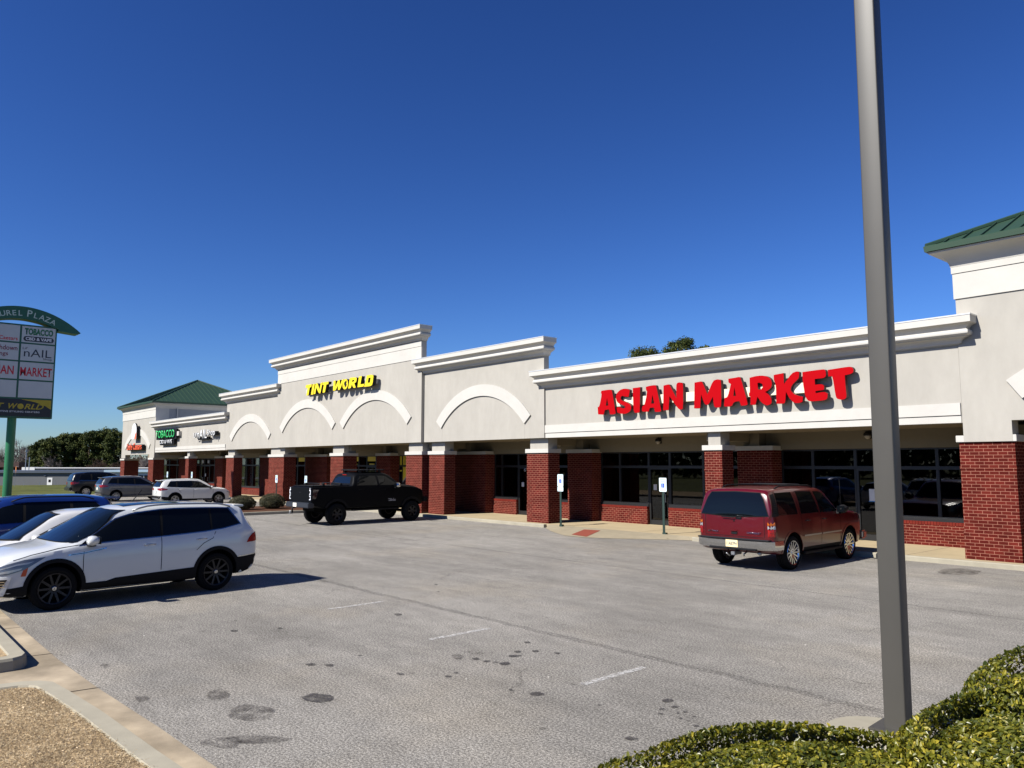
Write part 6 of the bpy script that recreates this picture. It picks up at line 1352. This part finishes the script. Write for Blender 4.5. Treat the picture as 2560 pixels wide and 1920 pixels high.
for sg in (1, -1):
    for pts in ([(.15,.8),(.15,1.55)], [(-.98,.8),(-.98,1.55)], [(1.18,.8),(1.2,1.5)], [(-1.12,.75),(-1.12,1.55)]): tr.line('door_gap', pts, .014, M_liner, sg)
    tr.patch('tail_light', [(-2.94,1.08),(-2.80,1.08),(-2.72,1.36),(-2.66,1.44),(-2.92,1.46)], 'x', sg, pm('smoked_lens', (.03,.012,.014), .15, coat=1), off=.008)
    tr.rbox('side_step', tuple([sg*.82, sg*1.0, -1.1, 1.2, .54, .60]), M_black, .02)
    yb = tr.hit((.8*sg,1.2),'y',-1)[0].y
    for z0 in (1.04, 1.26):
        b = MB(); xo, xi = sg*.90, sg*.80
        for d in ((xi, xo, z0, z0+.03), (xo-sg*.03, xo, z0+.03, z0+.14), (xi, xo, z0+.14, z0+.17)): b.box(d[0], d[1], yb-.02, yb-.006, d[2], d[3])
        if z0 > 1.2: b.box(sg*.86, sg*.83, yb-.02, yb-.006, 1.43, 1.52)
        b.build('light_bar', pm('white_light_tube', (.85,.87,.9), .3), tr.root)
tr.rbox('tonneau_cover', (-.84,.84,-2.9,-1.2,1.575,1.60), M_clad, .01)
for yy in (-2.35, -1.55): tr.bar('bed_rack_bar', [(-.80,yy,1.68),(.80,yy,1.68)], .02, M_black, 6); [tr.rbox('rack_foot', (sg*.74-.05, sg*.74+.05, yy-.05, yy+.05, 1.59, 1.68), M_black, .01) for sg in (1,-1)]
rk = MB(); rk.box(-.66,.66,-.75,.62,2.20,2.235)
for k in range(6): rk.box(-.66,.66,-.7+k*.25,-.62+k*.25,2.2355,2.25)
for sx in (-.6,.6):
    for sy in (-.55,.4): rk.box(sx-.03, sx+.03, sy-.05, sy+.05, 2.05, 2.199)
rk.build('roof_rack', M_black, tr.root); tr.rbox('brake_lamp', (-.17,.17,-.96,-.90,2.0,2.04), M_tail, .008); tr.mirror(.98, 1.46, 1.4, cap=M_chrome)
tr.rbox('rear_bumper', (-.98,.98,-3.13,-2.86,.72,.93), pm('dark_painted_bumper', (.02,.024,.032), .4), .03); pl_ = MB().box(-.30,0.0,-3.142,-3.132,.75,.905).build('licence_plate', M_platew, tr.root); text_on('plate_number', '2B4 K71', (-.285,-3.1435,.80), (1,0,0), (0,0,1), M_plated, pl_, width=.26, height=.06) if 0 else None
tr.bar('hitch_mount', [(-.30,-3.0,.72),(-.30,-3.16,.70),(-.30,-3.16,.50)], .032, M_black, 4); tr.rbox('tow_ball', (-.36,-.24,-3.3,-3.12,.46,.50), M_steel, .01); tr.bar('hitch_ball', [(-.30,-3.25,.48),(-.30,-3.25,.60)], .025, M_steel)
tr.bar('axle', [(-.9,-1.85,.43),(.9,-1.85,.43)], .07, M_liner); tr.bar('axle', [(-.9,1.85,.43),(.9,1.85,.43)], .06, M_liner); tr.rbox('chassis', (-.5,.5,-2.6,2.4,.55,.74), M_liner, .02); tr.rbox('rear_axle_case', (-.16,.16,-2.0,-1.7,.30,.56), M_liner, .05)
tr.rbox('front_bumper', (-.92,.92,2.5,2.80,.82,1.04), M_clad, .05); tr.handle(-.72, 1.40, P_blk, .2); tr.handle(.38, 1.40, P_blk, .2)
text_on('door_decal', 'BILT', (1.012,.68,.99), (0,1,0), (0,0,1), M_pgrey, tr.root, height=.035) if 0 else None
for k, (y0_, y1_, z_) in enumerate(((.62,.80,.98),(.86,.90,.99),(.70,.92,.935),(.64,.84,.905),(.88,1.0,.945),(.86,1.0,.90))):
    tr.patch('door_decal', [(y0_,z_),(y1_,z_),(y1_+.01,z_+.022),(y0_+.01,z_+.022)], 'x', 1, M_pgrey, off=.006)
tr.rbox('tailgate_handle', (-.07,.07,-3.0,-2.96,1.30,1.34), M_black, .01)
# --- white crossover by the far shops (faces +Y)
BM = dict(R=.335, arch=.39, axles=(-1.33, 1.34), tuck=.05, bulge=.015,
  bot=[(-2.22,.45),(-2.05,.30),(-1.8,.24),(1.9,.22),(2.22,.34)], w=[(-2.22,.68),(-2.12,.83),(-1.7,.90),(1.5,.905),(2.0,.82),(2.22,.52)],
  belt=[(-2.22,1.0),(-2.1,1.10),(-1.6,1.08),(-.4,1.02),(.8,.99),(1.2,.97),(1.9,.86),(2.15,.72),(2.22,.62)],
  top=[(-2.22,1.03),(-2.14,1.22),(-1.98,1.46),(-1.9,1.52),(-1.2,1.59),(-.4,1.605),(.2,1.57),(.6,1.40),(1.15,1.10),(1.5,1.04),(1.9,.95),(2.15,.78),(2.22,.66)],
  redge=[(-2.22,1.01),(-2.1,1.24),(-1.9,1.42),(-1.2,1.485),(-.4,1.495),(.1,1.46),(.5,1.31),(1.05,1.02),(1.9,.89),(2.22,.63)],
  rw=[(-2.22,.64),(-1.9,.63),(-.4,.63),(.2,.62),(1.0,.74),(1.7,.74),(2.22,.46)])
def xover(name, label, spec, loc, rz, pt, rim, nr, st, clad=True, sc=1.0, tm=None, wm=M_win):
    c = Car(name, label, 'car', spec, loc, rz, pt, sc); c.glass_band([(-1.82,-1.30,-1.60,-1.25),(-1.20,-.26,-1.18,-.28),(-.18,.92,-.20,.22)], wm, lowz=.03, topz=.04, margin=.024, tm=tm)
    if clad: c.flares(M_clad, .045, .009); c.sides('sill_cladding', [(-.95,.26),(.95,.25),(.95,.36),(-.95,.38)], M_clad, off=.008); c.sides('bumper_cladding', [(-2.18,.40),(-2.05,.32),(-1.76,.27),(-1.74,.50),(-2.2,.54)], M_clad, off=.007)
    c.patch('bumper_cladding', [(-.80,.56),(.80,.56),(.74,.42),(-.74,.42)], 'y', -1, M_clad, off=.008); c.wheels(.225, .235, nr, rim, st); c.rearwin([(0,1.46),(.50,1.42),(.62,1.13),(0,1.12)], M_win, -1); c.rearwin([(0,1.52),(.48,1.48),(.74,1.06),(0,1.05)], wm, 1, 'windscreen', edge=.02)
    c.mirror(.80, .99, 1.0); c.handle(-.05, .93); c.handle(-.98, .95); c.rails(-1.6, .1, pt if tm is None else M_steel, .04, .014, -.005); c.rbox('roof_spoiler', (-.54,.54,-2.12,-1.86,1.465,1.505), pt, .014)
    for sg in (1, -1):
        c.line('door_gap', [(-.22,.42),(-.22,1.02)], .012, M_seamc, sg); c.line('door_gap', [(.98,.40),(.98,1.0)], .012, M_seamc, sg); c.line('door_gap', [(-.98,.75),(-1.2,1.0)], .012, M_seamc, sg); c.sides('headlight', [(1.82,.80),(2.12,.74),(2.16,.66),(1.95,.70)], M_clear, off=.006) if sg > 0 else None
        c.patch('tail_light', [(-2.2,.88),(-1.80,.93),(-1.78,.99),(-2.12,1.06)], 'x', sg, M_tail, off=.008); a_ = sorted((sg*.36, sg*.80)); c.patch('tail_light', [(a_[0],.93),(a_[1],.90),(a_[1],1.04),(a_[0],1.02)], 'y', -1, M_tail, off=.009)
    c.plate(.80, '4C 2817' if 0 else '', w=.30); return c
bm_ = xover('parked_suv', 'white crossover with dark wheels parked before the nail shop, rear to the camera', BM, (-49.40, 16.72, 0), R_(0), P_white2, M_rims, 5, 'pair', sc=.97)
bm_.rbox('rear_bumper_trim', (-.55,.55,-2.26,-2.16,.36,.42), M_steel, .02)
EN = dict(BM); ev = xover('parked_suv', 'grey crossover with silver wheels parked next to the black SUV', EN, (-56.85, 15.4, 0), R_(0), P_gry, M_rims, 10, 'slim', clad=False, sc=1.03)
[ev.line('window_strip', [(-1.8,1.135),(-1.2,1.09),(-.2,1.045),(.9,1.015)], .018, M_chrome, sg, off=.007) for sg in (1,-1)]; ev.sides('sill_strip', [(-.95,.30),(.95,.29),(.95,.325),(-.95,.335)], M_chrome, off=.008); ev.patch('bumper_strip', [(-.78,.50),(.78,.50),(.70,.44),(-.70,.44)], 'y', -1, M_chrome, off=.010)
AR = dict(R=.40, arch=.46, axles=(-1.5, 1.55), tuck=.05, bulge=.02, beltin=.965,
  bot=[(-2.5,.55),(-2.3,.42),(2.1,.38),(2.6,.5)], w=[(-2.5,.86),(-2.4,.97),(-1.5,1.0),(1.5,1.0),(2.3,.92),(2.6,.72)],
  belt=[(-2.5,1.16),(-2.4,1.24),(1.0,1.2),(1.9,1.12),(2.6,.95)], top=[(-2.5,1.22),(-2.42,1.45),(-2.28,1.76),(-2.1,1.84),(-1.0,1.91),(.1,1.88),(.6,1.74),(1.25,1.3),(2.0,1.24),(2.6,1.0)],
  redge=[(-2.5,1.2),(-2.38,1.5),(-2.2,1.70),(-1.0,1.79),(.1,1.76),(.5,1.64),(1.15,1.24),(2.0,1.16),(2.6,.97)], rw=[(-2.5,.82),(-2.3,.74),(-1,.72),(.3,.72),(1.1,.88),(2.0,.86),(2.6,.66)])
ar = Car('parked_suv', 'large glossy black SUV parked farthest left, in front of the brick passage', 'car', AR, (-65.3, 15.55, 0), R_(0), P_bk2, .97)
ar.glass_band([(-2.0,-1.2,-1.85,-1.22),(-1.1,-.1,-1.1,-.12),(0,.95,-.02,.35)], M_win, lowz=.03, topz=.05, margin=.03); ar.wheels(.26, .27, 8, M_rims, 'wide'); ar.rearwin([(0,1.72),(.62,1.69),(.78,1.28),(0,1.26)], M_win2, -1)
[ar.line('window_strip', [(-2.0,1.27),(-1.0,1.25),(.95,1.22)], .022, M_chrome, sg, off=.007) for sg in (1,-1)]; ar.mirror(.95, 1.18, 1.2); ar.rails(-1.7, .0, M_black, .06, .018, .03)
for sg in (1, -1): ar.patch('tail_light', [(-2.44,.95),(-2.1,1.02),(-1.98,1.10),(-2.3,1.16),(-2.44,1.16)], 'x', sg, M_tail, off=.008); a_ = sorted((sg*.55, sg*.90)); ar.patch('tail_light', [(a_[0],.98),(a_[1],.95),(a_[1],1.15),(a_[0],1.12)], 'y', -1, M_tail, off=.009)
ar.sides('door_badge', [(-.95,.93),(-.62,.93),(-.62,.96),(-.95,.96)], M_chrome, off=.008); ar.rbox('rear_bumper', (-.92,.92,-2.64,-2.44,.50,.76), P_bk2, .05)
# reflected in the shop windows only: cars parked beside the camera
for (x, y, src, lab) in ((-5.0, -6.5, ar, 'black SUV parked beside the viewer, mirrored in the right hand shop windows'), (-13.5, -9.5, ev, 'grey crossover parked across the drive, mirrored in the shop windows')):
    c = copy_tree(src.root); c.location = (x, y, .0); c.rotation_euler = (0, 0, R_(180)); c['label'] = lab
